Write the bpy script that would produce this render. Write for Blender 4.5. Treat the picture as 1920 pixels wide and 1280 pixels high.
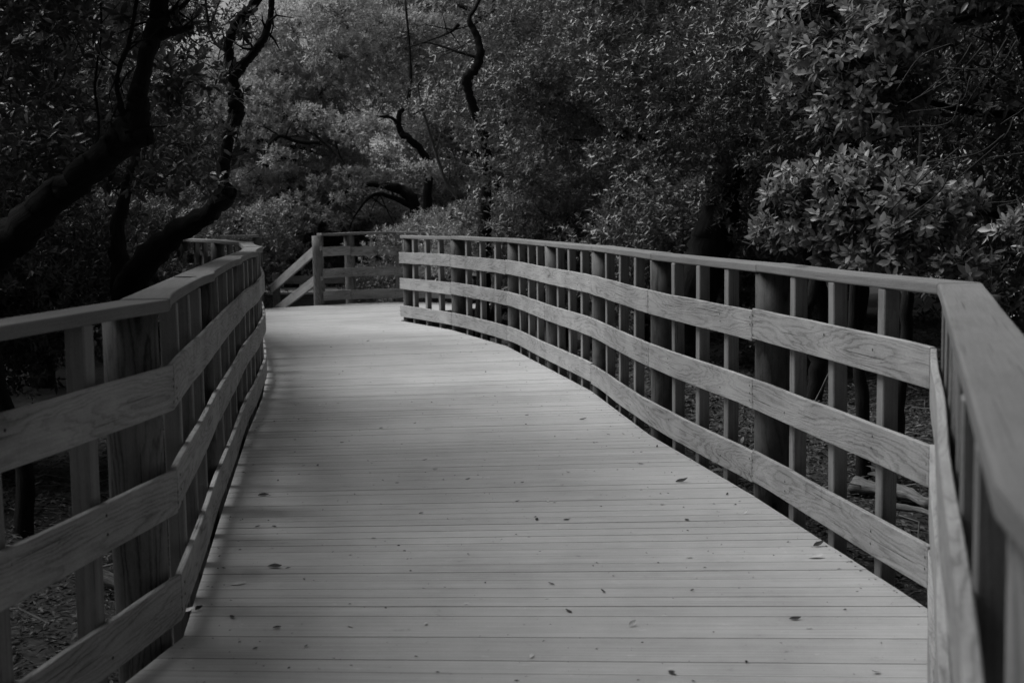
import bpy, math, random
import numpy as np
from mathutils import Vector, Matrix

# ------------------------------------------------------------------ camera, sky, sun, exposure
scene = bpy.context.scene
C = scene.collection
for o in list(bpy.data.objects):
    bpy.data.objects.remove(o)
FPX, PITCH, ROLL, EYE = 2430.4, 0.09798, -0.014989, 1.3137
cam = bpy.data.cameras.new('camera')
cam.sensor_width = 36.0
cam.lens = FPX / 1920 * 36.0
cam.clip_start = 0.05
cam.clip_end = 3000
cam.dof.use_dof = True
cam.dof.focus_distance = 7.5
cam.dof.aperture_fstop = 5.2
camo = bpy.data.objects.new('camera', cam)
C.objects.link(camo)
camo.matrix_world = (Matrix.Translation((0, 0, EYE)) @ Matrix.Rotation(math.pi / 2 - PITCH, 4, 'X')
                     @ Matrix.Rotation(ROLL, 4, 'Z'))
scene.camera = camo

SUN_EL, SUN_AZ = math.radians(55), math.radians(-72)      # azimuth measured from +Y towards +X
world = bpy.data.worlds.new('World')
scene.world = world
world.use_nodes = True
wn, wl = world.node_tree.nodes, world.node_tree.links
for n in list(wn):
    wn.remove(n)
sky = wn.new('ShaderNodeTexSky')
sky.sky_type = 'NISHITA'
sky.sun_disc = False
sky.sun_elevation = SUN_EL
sky.sun_rotation = SUN_AZ
sky.air_density = 1.2
sky.dust_density = 4.0
bw = wn.new('ShaderNodeRGBToBW')                          # the photograph is black and white
bg = wn.new('ShaderNodeBackground')
bg.inputs['Strength'].default_value = 0.06
wo = wn.new('ShaderNodeOutputWorld')
wl.new(sky.outputs[0], bw.inputs[0])
wl.new(bw.outputs[0], bg.inputs['Color'])
wl.new(bg.outputs[0], wo.inputs['Surface'])

sl = bpy.data.lights.new('sun', 'SUN')
sl.energy = 2.8
sl.angle = math.radians(38)
sl.color = (1, 1, 1)
so = bpy.data.objects.new('sun', sl)
C.objects.link(so)
sd = Vector((math.sin(SUN_AZ) * math.cos(SUN_EL), math.cos(SUN_AZ) * math.cos(SUN_EL), math.sin(SUN_EL)))
so.rotation_euler = sd.to_track_quat('Z', 'Y').to_euler()

scene.view_settings.view_transform = 'Standard'
scene.view_settings.look = 'None'
scene.view_settings.gamma = 1
scene.view_settings.use_curve_mapping = False
scene.view_settings.exposure = 0.55
scene.cycles.max_bounces = 6
scene.cycles.diffuse_bounces = 3
scene.cycles.glossy_bounces = 2
scene.cycles.transmission_bounces = 3
scene.cycles.use_denoising = True

R = random.Random(11)
GROUND = -0.42

# ------------------------------------------------------------------ helpers
def at(px, py, Z=None, Y=None):
    """world point on the ray of a pixel of the 1920x1280 photograph, at height Z or distance Y"""
    dx, dy = px - 960, py - 640
    cr, sr = math.cos(ROLL), math.sin(ROLL)
    u, v = (dx * cr + dy * sr) / FPX, -(-dx * sr + dy * cr) / FPX
    c, s = math.cos(PITCH), math.sin(PITCH)
    yw, zw = c + v * s, -s + v * c
    t = (Z - EYE) / zw if Z is not None else Y / yw
    return Vector((u * t, yw * t, EYE + zw * t))

def empty(name, loc=(0, 0, 0)):
    o = bpy.data.objects.new(name, None)
    C.objects.link(o)
    o.location = loc
    o.empty_display_size = 0.2
    return o

def tag(o, label=None, cat=None, group=None, kind=None):
    if label: o['label'] = label
    if cat: o['category'] = cat
    if group: o['group'] = group
    if kind: o['kind'] = kind
    return o

def link(name, me, parent=None, kind=None, world_coords=True):
    o = bpy.data.objects.new(name, me)
    C.objects.link(o)
    if parent is not None:
        o.parent = parent
        if world_coords:
            o.matrix_parent_inverse = Matrix.Translation(-parent.location)
    if kind: o['kind'] = kind
    return o

class MB:
    def __init__(s):
        s.v, s.f, s.uv = [], [], []
    def add(s, verts, faces, uvs=None):
        b = len(s.v)
        s.v += [tuple(x) for x in verts]
        for i, f in enumerate(faces):
            s.f.append(tuple(b + k for k in f))
            s.uv.append(uvs[i] if uvs else [(0, 0)] * len(f))
    def mesh(s, name, mat, smooth=False):
        me = bpy.data.meshes.new(name)
        me.from_pydata(s.v, [], s.f)
        l = me.uv_layers.new(name='UV')
        flat = [c for f in s.uv for uv in f for c in uv]
        l.data.foreach_set('uv', flat)
        me.materials.append(mat)
        if smooth:
            me.polygons.foreach_set('use_smooth', [True] * len(me.polygons))
        me.update()
        return me
    def build(s, name, mat, parent=None, smooth=False, kind=None):
        return link(name, s.mesh(name, mat, smooth), parent, kind)

def box(mb, c, half, ax=None, ay=None, az=None, uo=None):
    """oriented box, length along its longest axis in the uv's first coordinate"""
    c = Vector(c)
    X = Vector(ax or (1, 0, 0)).normalized(); Y = Vector(ay or (0, 1, 0)).normalized(); Z = Vector(az or X.cross(Y)).normalized()
    hx, hy, hz = half
    P = [c + X * (sx * hx) + Y * (sy * hy) + Z * (sz * hz) for sz in (-1, 1) for sy in (-1, 1) for sx in (-1, 1)]
    F = [(0, 2, 3, 1), (4, 5, 7, 6), (0, 1, 5, 4), (2, 6, 7, 3), (0, 4, 6, 2), (1, 3, 7, 5)]
    o = uo or (R.uniform(0, 60), R.uniform(0, 60))
    L = [hx, hy, hz]; k = L.index(max(L)); rest = [i for i in range(3) if i != k]
    def co(i):
        s = (1 if i & 1 else -1, 1 if i & 2 else -1, 1 if i & 4 else -1)
        return [s[j] * L[j] for j in range(3)]
    uvs = []
    for f in F:
        uvs.append([(o[0] + co(i)[k], o[1] + co(i)[rest[0]] + co(i)[rest[1]] * 1.3) for i in f])
    mb.add(P, F, uvs)

def bevel(o, w=0.004, seg=2):
    m = o.modifiers.new('bevel', 'BEVEL')
    m.width = w; m.segments = seg; m.limit_method = 'ANGLE'; m.angle_limit = math.radians(50)
    return o

def sweep(mb, pts, ns, w0, w1, z0f, z1f, uo=None, vax='z'):
    """board following pts (xy), side normals ns; lateral extent w0..w1 along the normal, heights z0f/z1f per point"""
    n = len(pts); o = uo or (R.uniform(0, 80), R.uniform(0, 80))
    V, F, U = [], [], []
    s = 0.0; ss = []
    for i in range(n):
        if i: s += (Vector(pts[i]) - Vector(pts[i - 1])).length
        ss.append(s)
        p, q = Vector(pts[i]), Vector(ns[i])
        a = w0[i] if isinstance(w0, list) else w0
        b = w1[i] if isinstance(w1, list) else w1
        za, zb = z0f(i), z1f(i)
        for (w, z) in ((a, za), (b, za), (b, zb), (a, zb)):
            r = p + q * w
            V.append((r.x, r.y, z))
    wid = abs((w1[0] if isinstance(w1, list) else w1) - (w0[0] if isinstance(w0, list) else w0)); hgt = abs(z1f(0) - z0f(0))
    pv = [0, wid, wid + hgt, 2 * wid + hgt, 2 * wid + 2 * hgt]
    for i in range(n - 1):
        for k in range(4):
            a, b = i * 4 + k, i * 4 + (k + 1) % 4
            F.append((a, a + 4, b + 4, b))
            U.append([(o[0] + ss[i], o[1] + pv[k]), (o[0] + ss[i + 1], o[1] + pv[k]), (o[0] + ss[i + 1], o[1] + pv[k + 1]), (o[0] + ss[i], o[1] + pv[k + 1])])
    e = (n - 1) * 4
    F += [(0, 1, 2, 3), (e + 3, e + 2, e + 1, e)]
    U += [[(o[0], o[1] + q) for q in (0, wid, wid + hgt, hgt)], [(o[0], o[1] + q) for q in (0, .02, .04, .05)]]
    mb.add(V, F, U)

def tube(mb, pts, rad, seg=8, wob=0.0, rng=R, cap=True, vs=1.0):
    """tapering tube through pts with gentle irregularity"""
    pts = [Vector(p) for p in pts]; n = len(pts)
    V, F, U = [], [], []
    s = 0; o = (rng.uniform(0, 40), rng.uniform(0, 40))
    ref = Vector((0.3, 0.9, 0.1)); prev = None; ss = []
    for i in range(n):
        t = (pts[min(i + 1, n - 1)] - pts[max(i - 1, 0)]).normalized()
        if prev is None:
            a = t.cross(ref).normalized()
        else:
            a = (prev - t * prev.dot(t)).normalized()
        prev = a; b = t.cross(a)
        if i: s += (pts[i] - pts[i - 1]).length
        ss.append(s)
        for k in range(seg):
            th = 2 * math.pi * k / seg
            r = rad[i] * (1 + wob * (math.sin(2 * th + s * 3.1 + o[0]) * .8 + math.sin(s * 17 + o[1]) * .5 + rng.uniform(-.6, .6)))
            V.append(pts[i] + (a * math.cos(th) + b * math.sin(th)) * r)
    for i in range(n - 1):
        for k in range(seg):
            k2 = (k + 1) % seg
            F.append((i * seg + k, i * seg + k2, (i + 1) * seg + k2, (i + 1) * seg + k))
            c = 2 * math.pi * rad[0] / seg
            U.append([(o[0] + ss[i] * vs, o[1] + k * c), (o[0] + ss[i] * vs, o[1] + (k + 1) * c), (o[0] + ss[i + 1] * vs, o[1] + (k + 1) * c), (o[0] + ss[i + 1] * vs, o[1] + k * c)])
    if cap:
        F.append(tuple(range(seg))[::-1]); U.append([(0, 0)] * seg)
        F.append(tuple((n - 1) * seg + k for k in range(seg))); U.append([(0, 0)] * seg)
    mb.add(V, F, U)

def crv(P, m=6):
    """Catmull-Rom through points of any dimension (tuples or Vectors)"""
    P = [Vector(p) for p in P]; out = []
    for i in range(len(P) - 1):
        a = P[i - 1] if i else P[i] * 2 - P[i + 1]
        b, c = P[i], P[i + 1]
        d = P[i + 2] if i + 2 < len(P) else P[i + 1] * 2 - P[i]
        for j in range(m):
            t = j / m
            out.append(0.5 * ((2 * b) + (c - a) * t + (2 * a - 5 * b + 4 * c - d) * t * t + (3 * b - a - 3 * c + d) * t ** 3))
    out.append(P[-1])
    return out

# ------------------------------------------------------------------ materials
def newmat(name):
    m = bpy.data.materials.new(name); m.use_nodes = True
    nt = m.node_tree; nt.nodes.clear()
    out = nt.nodes.new('ShaderNodeOutputMaterial'); b = nt.nodes.new('ShaderNodeBsdfPrincipled')
    nt.links.new(b.outputs[0], out.inputs[0])
    return m, nt, b
def N(nt, t, **k):
    n = nt.nodes.new(t)
    for a, v in k.items():
        if a in n.inputs: n.inputs[a].default_value = v
        else: setattr(n, a, v)
    return n
def math_n(nt, op, a, b=None, c=None):
    n = nt.nodes.new('ShaderNodeMath'); n.operation = op
    for i, x in enumerate((a, b, c)):
        if x is None: continue
        if hasattr(x, 'is_output'): nt.links.new(x, n.inputs[i])
        else: n.inputs[i].default_value = x
    return n.outputs[0]
def ramp(nt, fac, stops):
    n = nt.nodes.new('ShaderNodeValToRGB'); nt.links.new(fac, n.inputs[0])
    e = n.color_ramp.elements
    while len(e) < len(stops): e.new(0.5)
    for x, (p, v) in zip(e, stops):
        x.position = p; x.color = (v, v, v, 1)
    return n.outputs[0]
def tosingle(nt, c):
    n = nt.nodes.new('ShaderNodeRGBToBW'); nt.links.new(c, n.inputs[0]); return n.outputs[0]

def wood(name, lo, hi, rings=16, ringamt=0.35, rough=0.75, fine=0.25, stain=0.3, bump=0.25, sc=(0.55, 5.0), across=False, spec=0.3):
    m, nt, b = newmat(name)
    uv = N(nt, 'ShaderNodeUVMap'); uv.uv_map = 'UV'
    mp = N(nt, 'ShaderNodeMapping'); nt.links.new(uv.outputs[0], mp.inputs[0])
    mp.inputs['Scale'].default_value = (sc[0], sc[1], 1)
    n1 = N(nt, 'ShaderNodeTexNoise', Scale=1.0, Detail=1.6, Roughness=0.45); n1.noise_dimensions = '2D'
    mpw = N(nt, 'ShaderNodeMapping'); nt.links.new(uv.outputs[0], mpw.inputs[0]); mpw.inputs['Scale'].default_value = (9, 34, 1)
    nw = N(nt, 'ShaderNodeTexNoise', Scale=1.0, Detail=3.0, Roughness=0.6); nw.noise_dimensions = '2D'; nt.links.new(mpw.outputs[0], nw.inputs['Vector'])
    wv = nt.nodes.new('ShaderNodeVectorMath'); wv.operation = 'MULTIPLY_ADD'; nt.links.new(nw.outputs['Color'], wv.inputs[0]); wv.inputs[1].default_value = (0.10, 0.10, 0); nt.links.new(mp.outputs[0], wv.inputs[2])
    nt.links.new(wv.outputs[0], n1.inputs['Vector'])
    r = math_n(nt, 'MULTIPLY', n1.outputs['Fac'], float(rings))
    fr = math_n(nt, 'FRACT', r)
    g = ramp(nt, fr, [(0.0, 0.15), (0.12, 0.85), (0.55, 1.0), (0.86, 0.45), (1.0, 0.15)])
    g = tosingle(nt, g)
    mp2 = N(nt, 'ShaderNodeMapping'); nt.links.new(uv.outputs[0], mp2.inputs[0]); mp2.inputs['Scale'].default_value = (3.0, 160, 1)
    n2 = N(nt, 'ShaderNodeTexNoise', Scale=1.0, Detail=4.0, Roughness=0.6); n2.noise_dimensions = '2D'
    nt.links.new(mp2.outputs[0], n2.inputs['Vector'])
    mp3 = N(nt, 'ShaderNodeMapping'); nt.links.new(uv.outputs[0], mp3.inputs[0]); mp3.inputs['Scale'].default_value = (2.2, 6, 1)
    n3 = N(nt, 'ShaderNodeTexNoise', Scale=1.0, Detail=4.0, Roughness=0.65); n3.noise_dimensions = '2D'
    nt.links.new(mp3.outputs[0], n3.inputs['Vector'])
    oi = N(nt, 'ShaderNodeObjectInfo')
    # ring strength itself fades in and out along the board
    amt = math_n(nt, 'MULTIPLY', math_n(nt, 'MULTIPLY', n3.outputs['Fac'], 2 * ringamt), math_n(nt, 'SUBTRACT', 1.0, g))
    v = math_n(nt, 'SUBTRACT', 1.0, amt)
    v = math_n(nt, 'SUBTRACT', v, math_n(nt, 'MULTIPLY', math_n(nt, 'SUBTRACT', n2.outputs['Fac'], 0.3), fine))
    st = tosingle(nt, ramp(nt, n3.outputs['Fac'], [(0.3, 0.0), (0.75, 1.0)]))
    v = math_n(nt, 'SUBTRACT', v, math_n(nt, 'MULTIPLY', st, stain))
    mp5 = N(nt, 'ShaderNodeMapping'); nt.links.new(uv.outputs[0], mp5.inputs[0]); mp5.inputs['Scale'].default_value = (70, 260, 1)
    n5 = N(nt, 'ShaderNodeTexNoise', Scale=1.0, Detail=2.0, Roughness=0.6); n5.noise_dimensions = '2D'; nt.links.new(mp5.outputs[0], n5.inputs['Vector'])
    v = math_n(nt, 'ADD', v, math_n(nt, 'MULTIPLY', math_n(nt, 'SUBTRACT', n5.outputs['Fac'], 0.5), fine))
    mp6 = N(nt, 'ShaderNodeMapping'); nt.links.new(uv.outputs[0], mp6.inputs[0]); mp6.inputs['Scale'].default_value = (1.6, 150, 1)
    n6 = N(nt, 'ShaderNodeTexNoise', Scale=1.0, Detail=1.0); n6.noise_dimensions = '2D'; nt.links.new(mp6.outputs[0], n6.inputs['Vector'])
    ck = tosingle(nt, ramp(nt, n6.outputs['Fac'], [(0.735, 0.0), (0.76, 1.0)]))
    v = math_n(nt, 'SUBTRACT', v, math_n(nt, 'MULTIPLY', ck, 0.5))
    v = math_n(nt, 'ADD', v, math_n(nt, 'MULTIPLY', math_n(nt, 'SUBTRACT', oi.outputs['Random'], 0.5), 0.16))
    mr = N(nt, 'ShaderNodeMapRange'); nt.links.new(v, mr.inputs[0])
    mr.inputs[1].default_value = 0.0; mr.inputs[2].default_value = 1.0; mr.inputs[3].default_value = lo; mr.inputs[4].default_value = hi
    cc = N(nt, 'ShaderNodeCombineColor')
    for i in range(3): nt.links.new(mr.outputs[0], cc.inputs[i])
    nt.links.new(cc.outputs[0], b.inputs['Base Color'])
    b.inputs['Roughness'].default_value = rough
    b.inputs['Specular IOR Level'].default_value = spec
    bp = N(nt, 'ShaderNodeBump', Strength=bump, Distance=0.004)
    nt.links.new(v, bp.inputs['Height']); nt.links.new(bp.outputs[0], b.inputs['Normal'])
    return m

M = {}
M['board'] = wood('weathered pine board', 0.05, 0.38, rings=26, ringamt=0.36, fine=0.40, stain=0.34, bump=0.4)
M['cap'] = wood('weathered cap board', 0.08, 0.215, rings=12, ringamt=0.10, fine=0.55, stain=0.25, bump=0.35, rough=0.85, spec=0.15)
M['baluster'] = wood('baluster wood', 0.05, 0.25, rings=9, ringamt=0.3, fine=0.35, stain=0.35, sc=(0.3, 8))
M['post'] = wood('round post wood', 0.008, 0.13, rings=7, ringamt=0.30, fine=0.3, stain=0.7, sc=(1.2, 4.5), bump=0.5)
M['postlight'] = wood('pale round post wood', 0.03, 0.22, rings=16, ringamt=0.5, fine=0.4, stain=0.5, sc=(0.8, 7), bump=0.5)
M['joist'] = wood('joist wood', 0.02, 0.10, rings=8, ringamt=0.3)

def mat_deck():
    m, nt, b = newmat('composite decking')
    uv = N(nt, 'ShaderNodeUVMap'); uv.uv_map = 'UV'
    mp = N(nt, 'ShaderNodeMapping'); nt.links.new(uv.outputs[0], mp.inputs[0]); mp.inputs['Scale'].default_value = (1.4, 90, 1)
    n1 = N(nt, 'ShaderNodeTexNoise', Scale=1.0, Detail=5.0, Roughness=0.6); n1.noise_dimensions = '2D'
    nt.links.new(mp.outputs[0], n1.inputs['Vector'])
    geo = N(nt, 'ShaderNodeNewGeometry')
    n2 = N(nt, 'ShaderNodeTexNoise', Scale=0.9, Detail=5.0, Roughness=0.6); nt.links.new(geo.outputs['Position'], n2.inputs['Vector'])
    n3 = N(nt, 'ShaderNodeTexNoise', Scale=260.0, Detail=2.0, Roughness=0.7); nt.links.new(geo.outputs['Position'], n3.inputs['Vector'])
    mp4 = N(nt, 'ShaderNodeMapping'); nt.links.new(uv.outputs[0], mp4.inputs[0]); mp4.inputs['Scale'].default_value = (9, 40, 1)
    n4 = N(nt, 'ShaderNodeTexNoise', Scale=1.0, Detail=3.0, Roughness=0.7); n4.noise_dimensions = '2D'
    nt.links.new(mp4.outputs[0], n4.inputs['Vector'])
    scr = tosingle(nt, ramp(nt, n4.outputs['Fac'], [(0.70, 0.0), (0.78, 1.0)]))
    oi = N(nt, 'ShaderNodeObjectInfo')
    n7 = N(nt, 'ShaderNodeTexNoise', Scale=7.0, Detail=6.0, Roughness=0.75); nt.links.new(geo.outputs['Position'], n7.inputs['Vector'])
    spk = tosingle(nt, ramp(nt, n7.outputs['Fac'], [(0.30, 1.0), (0.36, 0.0)]))
    v = math_n(nt, 'ADD', math_n(nt, 'MULTIPLY', n1.outputs['Fac'], 0.35), math_n(nt, 'MULTIPLY', n2.outputs['Fac'], 0.45))
    v = math_n(nt, 'SUBTRACT', math_n(nt, 'ADD', v, math_n(nt, 'MULTIPLY', math_n(nt, 'SUBTRACT', n7.outputs['Fac'], 0.5), 0.22)), math_n(nt, 'MULTIPLY', spk, 0.18))
    v = math_n(nt, 'ADD', v, math_n(nt, 'MULTIPLY', n3.outputs['Fac'], 0.25))
    v = math_n(nt, 'ADD', v, math_n(nt, 'MULTIPLY', oi.outputs['Random'], 0.06))
    v = math_n(nt, 'ADD', v, math_n(nt, 'MULTIPLY', scr, 0.22))
    mr = N(nt, 'ShaderNodeMapRange'); nt.links.new(v, mr.inputs[0])
    mr.inputs[1].default_value = 0.25; mr.inputs[2].default_value = 1.0; mr.inputs[3].default_value = 0.16; mr.inputs[4].default_value = 0.64
    cc = N(nt, 'ShaderNodeCombineColor')
    for i in range(3): nt.links.new(mr.outputs[0], cc.inputs[i])
    nt.links.new(cc.outputs[0], b.inputs['Base Color'])
    b.inputs['Roughness'].default_value = 0.55
    b.inputs['Specular IOR Level'].default_value = 0.5
    bp = N(nt, 'ShaderNodeBump', Strength=0.25, Distance=0.002)
    nt.links.new(v, bp.inputs['Height']); nt.links.new(bp.outputs[0], b.inputs['Normal'])
    return m
M['deck'] = mat_deck()

def mat_leaf(name, lo, hi, rough=0.42, spec=0.5, trans=0.25):
    m, nt, b = newmat(name)
    geo = N(nt, 'ShaderNodeNewGeometry')
    oi = N(nt, 'ShaderNodeObjectInfo')
    mr = N(nt, 'ShaderNodeMapRange'); nt.links.new(geo.outputs['Random Per Island'], mr.inputs[0])
    mr.inputs[3].default_value = lo; mr.inputs[4].default_value = hi
    v = math_n(nt, 'MULTIPLY', mr.outputs[0], math_n(nt, 'ADD', 0.85, math_n(nt, 'MULTIPLY', oi.outputs['Random'], 0.3)))
    cc = N(nt, 'ShaderNodeCombineColor')
    for i in range(3): nt.links.new(v, cc.inputs[i])
    nt.links.new(cc.outputs[0], b.inputs['Base Color'])
    b.inputs['Roughness'].default_value = rough
    b.inputs['Specular IOR Level'].default_value = spec
    tr = N(nt, 'ShaderNodeBsdfTranslucent'); nt.links.new(cc.outputs[0], tr.inputs[0])
    mx = N(nt, 'ShaderNodeMixShader'); mx.inputs[0].default_value = trans
    nt.links.new(b.outputs[0], mx.inputs[1]); nt.links.new(tr.outputs[0], mx.inputs[2])
    out = [n for n in nt.nodes if n.type == 'OUTPUT_MATERIAL'][0]
    nt.links.new(mx.outputs[0], out.inputs[0])
    return m
M['leaf'] = mat_leaf('glossy leaf', 0.06, 0.15)
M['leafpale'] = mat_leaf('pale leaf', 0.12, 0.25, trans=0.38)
M['leafbright'] = mat_leaf('brightened leaf', 0.19, 0.36, trans=0.45)  # light put into the leaf colour: brightens the shadowed arching crown and pale canopy
M['leafshade'] = mat_leaf('dark leaf', 0.03, 0.10, rough=0.36)  # canopy shade put into the leaf colour
M['leafdeepshade'] = mat_leaf('deep shade leaf', 0.015, 0.05, rough=0.4)  # leaf colour sunk further for the deep shade at top right
M['litter'] = mat_leaf('dead leaf litter', 0.01, 0.10, rough=0.7, spec=0.2, trans=0.0)
M['deadleaf'] = mat_leaf('dry fallen leaf', 0.015, 0.06, rough=0.8, spec=0.2, trans=0.05)
M['paleleaf'] = mat_leaf('pale fallen leaf', 0.40, 0.55, rough=0.6, spec=0.3, trans=0.05)

def mat_bark(name, lo, hi, sc=9.0):
    m, nt, b = newmat(name)
    uv = N(nt, 'ShaderNodeUVMap'); uv.uv_map = 'UV'
    mp = N(nt, 'ShaderNodeMapping'); nt.links.new(uv.outputs[0], mp.inputs[0]); mp.inputs['Scale'].default_value = (sc * .5, sc * 2.4, 1)
    n = N(nt, 'ShaderNodeTexNoise', Scale=1.0, Detail=6.0, Roughness=0.7)
    nt.links.new(mp.outputs[0], n.inputs['Vector'])
    c = ramp(nt, n.outputs['Fac'], [(0.3, lo), (0.75, hi)])
    nt.links.new(c, b.inputs['Base Color']); b.inputs['Roughness'].default_value = 0.9
    b.inputs['Specular IOR Level'].default_value = 0.15
    bp = N(nt, 'ShaderNodeBump', Strength=0.8, Distance=0.02)
    nt.links.new(n.outputs['Fac'], bp.inputs['Height']); nt.links.new(bp.outputs[0], b.inputs['Normal'])
    return m
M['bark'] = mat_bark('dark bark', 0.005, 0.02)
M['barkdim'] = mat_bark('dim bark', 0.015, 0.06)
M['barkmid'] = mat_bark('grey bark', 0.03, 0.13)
M['log'] = mat_bark('dead log bark', 0.03, 0.22, 12)

def mat_plain(name, lo, hi, scale=4.0, rough=0.9, det=6, bump=0.3):
    m, nt, b = newmat(name)
    geo = N(nt, 'ShaderNodeNewGeometry')
    n = N(nt, 'ShaderNodeTexNoise', Scale=scale, Detail=float(det), Roughness=0.65); nt.links.new(geo.outputs['Position'], n.inputs['Vector'])
    c = ramp(nt, n.outputs['Fac'], [(0.32, lo), (0.7, hi)])
    nt.links.new(c, b.inputs['Base Color']); b.inputs['Roughness'].default_value = rough
    b.inputs['Specular IOR Level'].default_value = 0.2
    bp = N(nt, 'ShaderNodeBump', Strength=bump, Distance=0.03)
    nt.links.new(n.outputs['Fac'], bp.inputs['Height']); nt.links.new(bp.outputs[0], b.inputs['Normal'])
    return m
M['soil'] = mat_plain('leafy soil', 0.01, 0.04, 14.0)
M['sand'] = mat_plain('pale sand', 0.40, 0.62, 3.0, bump=0.1)
M['wall'] = mat_plain('grey clapboard', 0.18, 0.24, 3.0)
M['shingle'] = mat_plain('pale roof shingle', 0.16, 0.36, 6.0)
M['nail'] = mat_plain('dark nail head', 0.01, 0.02)
M['white'] = mat_plain('white paint', 0.7, 0.8, 2.0)

# ------------------------------------------------------------------ stations of the railings (x, y of the boards' inner face)
RS = [(0.10, -1.6), (0.14, -0.3), (0.42, 1.17), (0.898, 2.70), (1.356, 4.165), (1.104, 5.918), (0.805, 7.607), (0.581, 9.532), (0.284, 11.105), (-0.051, 12.889), (-0.691, 14.823), (-1.398, 16.248)]
LS = [(-1.62, 0.3), (-1.36, 2.10), (-1.053, 3.99), (-1.325, 5.792), (-1.631, 7.872), (-1.84, 9.45), (-2.11, 11.055), (-2.60, 13.15), (-3.28, 15.0), (-4.05, 16.5), (-4.75, 17.4)]
FARL = [(-4.75, 18.15), (-4.3, 18.33), (-3.62, 18.80)]
FARR = [(-2.80, 19.33), (-2.42, 19.66), (-1.75, 19.80), (-1.30, 19.66), (-0.85, 19.38), (-0.30, 19.05)]

# ------------------------------------------------------------------ deck
poly = [Vector(p) for p in ([(0.10, -1.6), (0.14, -0.3), (0.42, 1.17), (0.898, 2.70), (1.356, 4.165), (1.104, 5.918), (0.805, 7.607), (0.581, 9.532), (0.284, 11.105), (-0.051, 12.889), (-0.691, 14.823), (-1.398, 16.248)]
        + [(-1.30, 16.7), (-1.10, 17.75), (-0.36, 18.35), (-0.30, 19.05), (-0.85, 19.38), (-1.30, 19.66), (-1.75, 19.80), (-2.42, 19.66), (-2.80, 19.33), (-3.62, 18.80), (-4.3, 18.33), (-4.75, 18.15), (-4.75, 17.4)]
        + [(-4.05, 16.5), (-3.28, 15.0), (-2.60, 13.15), (-2.11, 11.055), (-1.84, 9.45), (-1.631, 7.872), (-1.325, 5.792), (-1.053, 3.99), (-1.36, 2.10), (-1.62, 0.3), (-1.75, -1.6)])]
def clip_half(P, p, n):          # keep side where (q-p).n >= 0
    out = []
    for i in range(len(P)):
        a, b = P[i], P[(i + 1) % len(P)]
        da, db = (a - p).dot(n), (b - p).dot(n)
        if da >= 0: out.append(a)
        if da * db < 0: out.append(a + (b - a) * (da / (da - db)))
    return out
def interp(x, T):
    for (a, va), (b, vb) in zip(T, T[1:]):
        if x <= b: return va + (vb - va) * max(0, (x - a)) / (b - a)
    return T[-1][1]
SLOPE = [(-2, -.08), (3.3, -.08), (4.2, -.05), (5.3, .0), (7, .05), (9.7, .11), (12, .20), (15, .34), (20, .42)]
CX = [(-2, -.8), (2, -.3), (4, .1), (6, -.1), (9, -.5), (11, -.9), (13, -1.35), (15, -2.0), (17, -2.6), (19, -2.8), (22, -2.8)]
deck = empty('boardwalk_deck'); tag(deck, kind='structure')
y = -1.5; pl_n = 0
PITCHW = 0.1065
wob = [R.uniform(-.0016, .0016) for _ in range(40)]
while y < 21.5:
    gap = R.choice([0.0018, 0.0026, 0.0032, 0.004, 0.0046, 0.0062]) if y < 9 else R.choice([0.001, 0.0016, 0.0024, 0.004])
    y2 = y + PITCHW
    def line(yy):
        c = Vector((interp(yy, CX), yy)); m = interp(yy, SLOPE)
        m += wob[round(yy / PITCHW) % 40]; return c, Vector((-m, 1)).normalized()
    ca, na = line(y); cb, nb = line(y2)
    P = clip_half(clip_half(poly, ca + na * gap * .5, na), cb - nb * gap * .5, -nb)
    if len(P) >= 3:
        zt = R.uniform(-0.0009, 0.0006)
        n = len(P); mb = MB()
        o = (R.uniform(0, 50), R.uniform(0, 50)); t = Vector((na.y, -na.x))
        up = [(p.x, p.y, zt) for p in P]; dn = [(p.x, p.y, zt - .028) for p in P]
        uvt = [(o[0] + (p - ca).dot(t), o[1] + (p - ca).dot(na)) for p in P]
        F = [tuple(range(n)), tuple(range(2 * n - 1, n - 1, -1))]
        U = [uvt, uvt[::-1]]
        for i in range(n):
            j = (i + 1) % n
            F.append((i, i + n, j + n, j)); U.append([uvt[i], uvt[i], uvt[j], uvt[j]])
        mb.add(up + dn, F, U)
        pk = mb.build('plank', M['deck'], deck); pl_n += 1
    y = y2
# rim joists under both edges and legs of the deck
def rim(pts, side, parent):
    mb = MB(); n = len(pts)
    P = [Vector(p) for p in pts]
    ns = []
    for i in range(n):
        t = (P[min(i + 1, n - 1)] - P[max(i - 1, 0)]).normalized(); ns.append(Vector((t.y, -t.x)) * side)
    sweep(mb, P, ns, -0.075, -0.035, lambda i: -0.24, lambda i: -0.032)
    return mb.build('rim_joist', M['joist'], parent)
rim(RS, 1, deck); rim(LS, -1, deck); rim(FARL + FARR, -1, deck)
rim([(-1.398, 16.248), (-1.30, 16.7), (-1.10, 17.75), (-0.36, 18.35), (-0.30, 19.05)], 1, deck)

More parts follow.
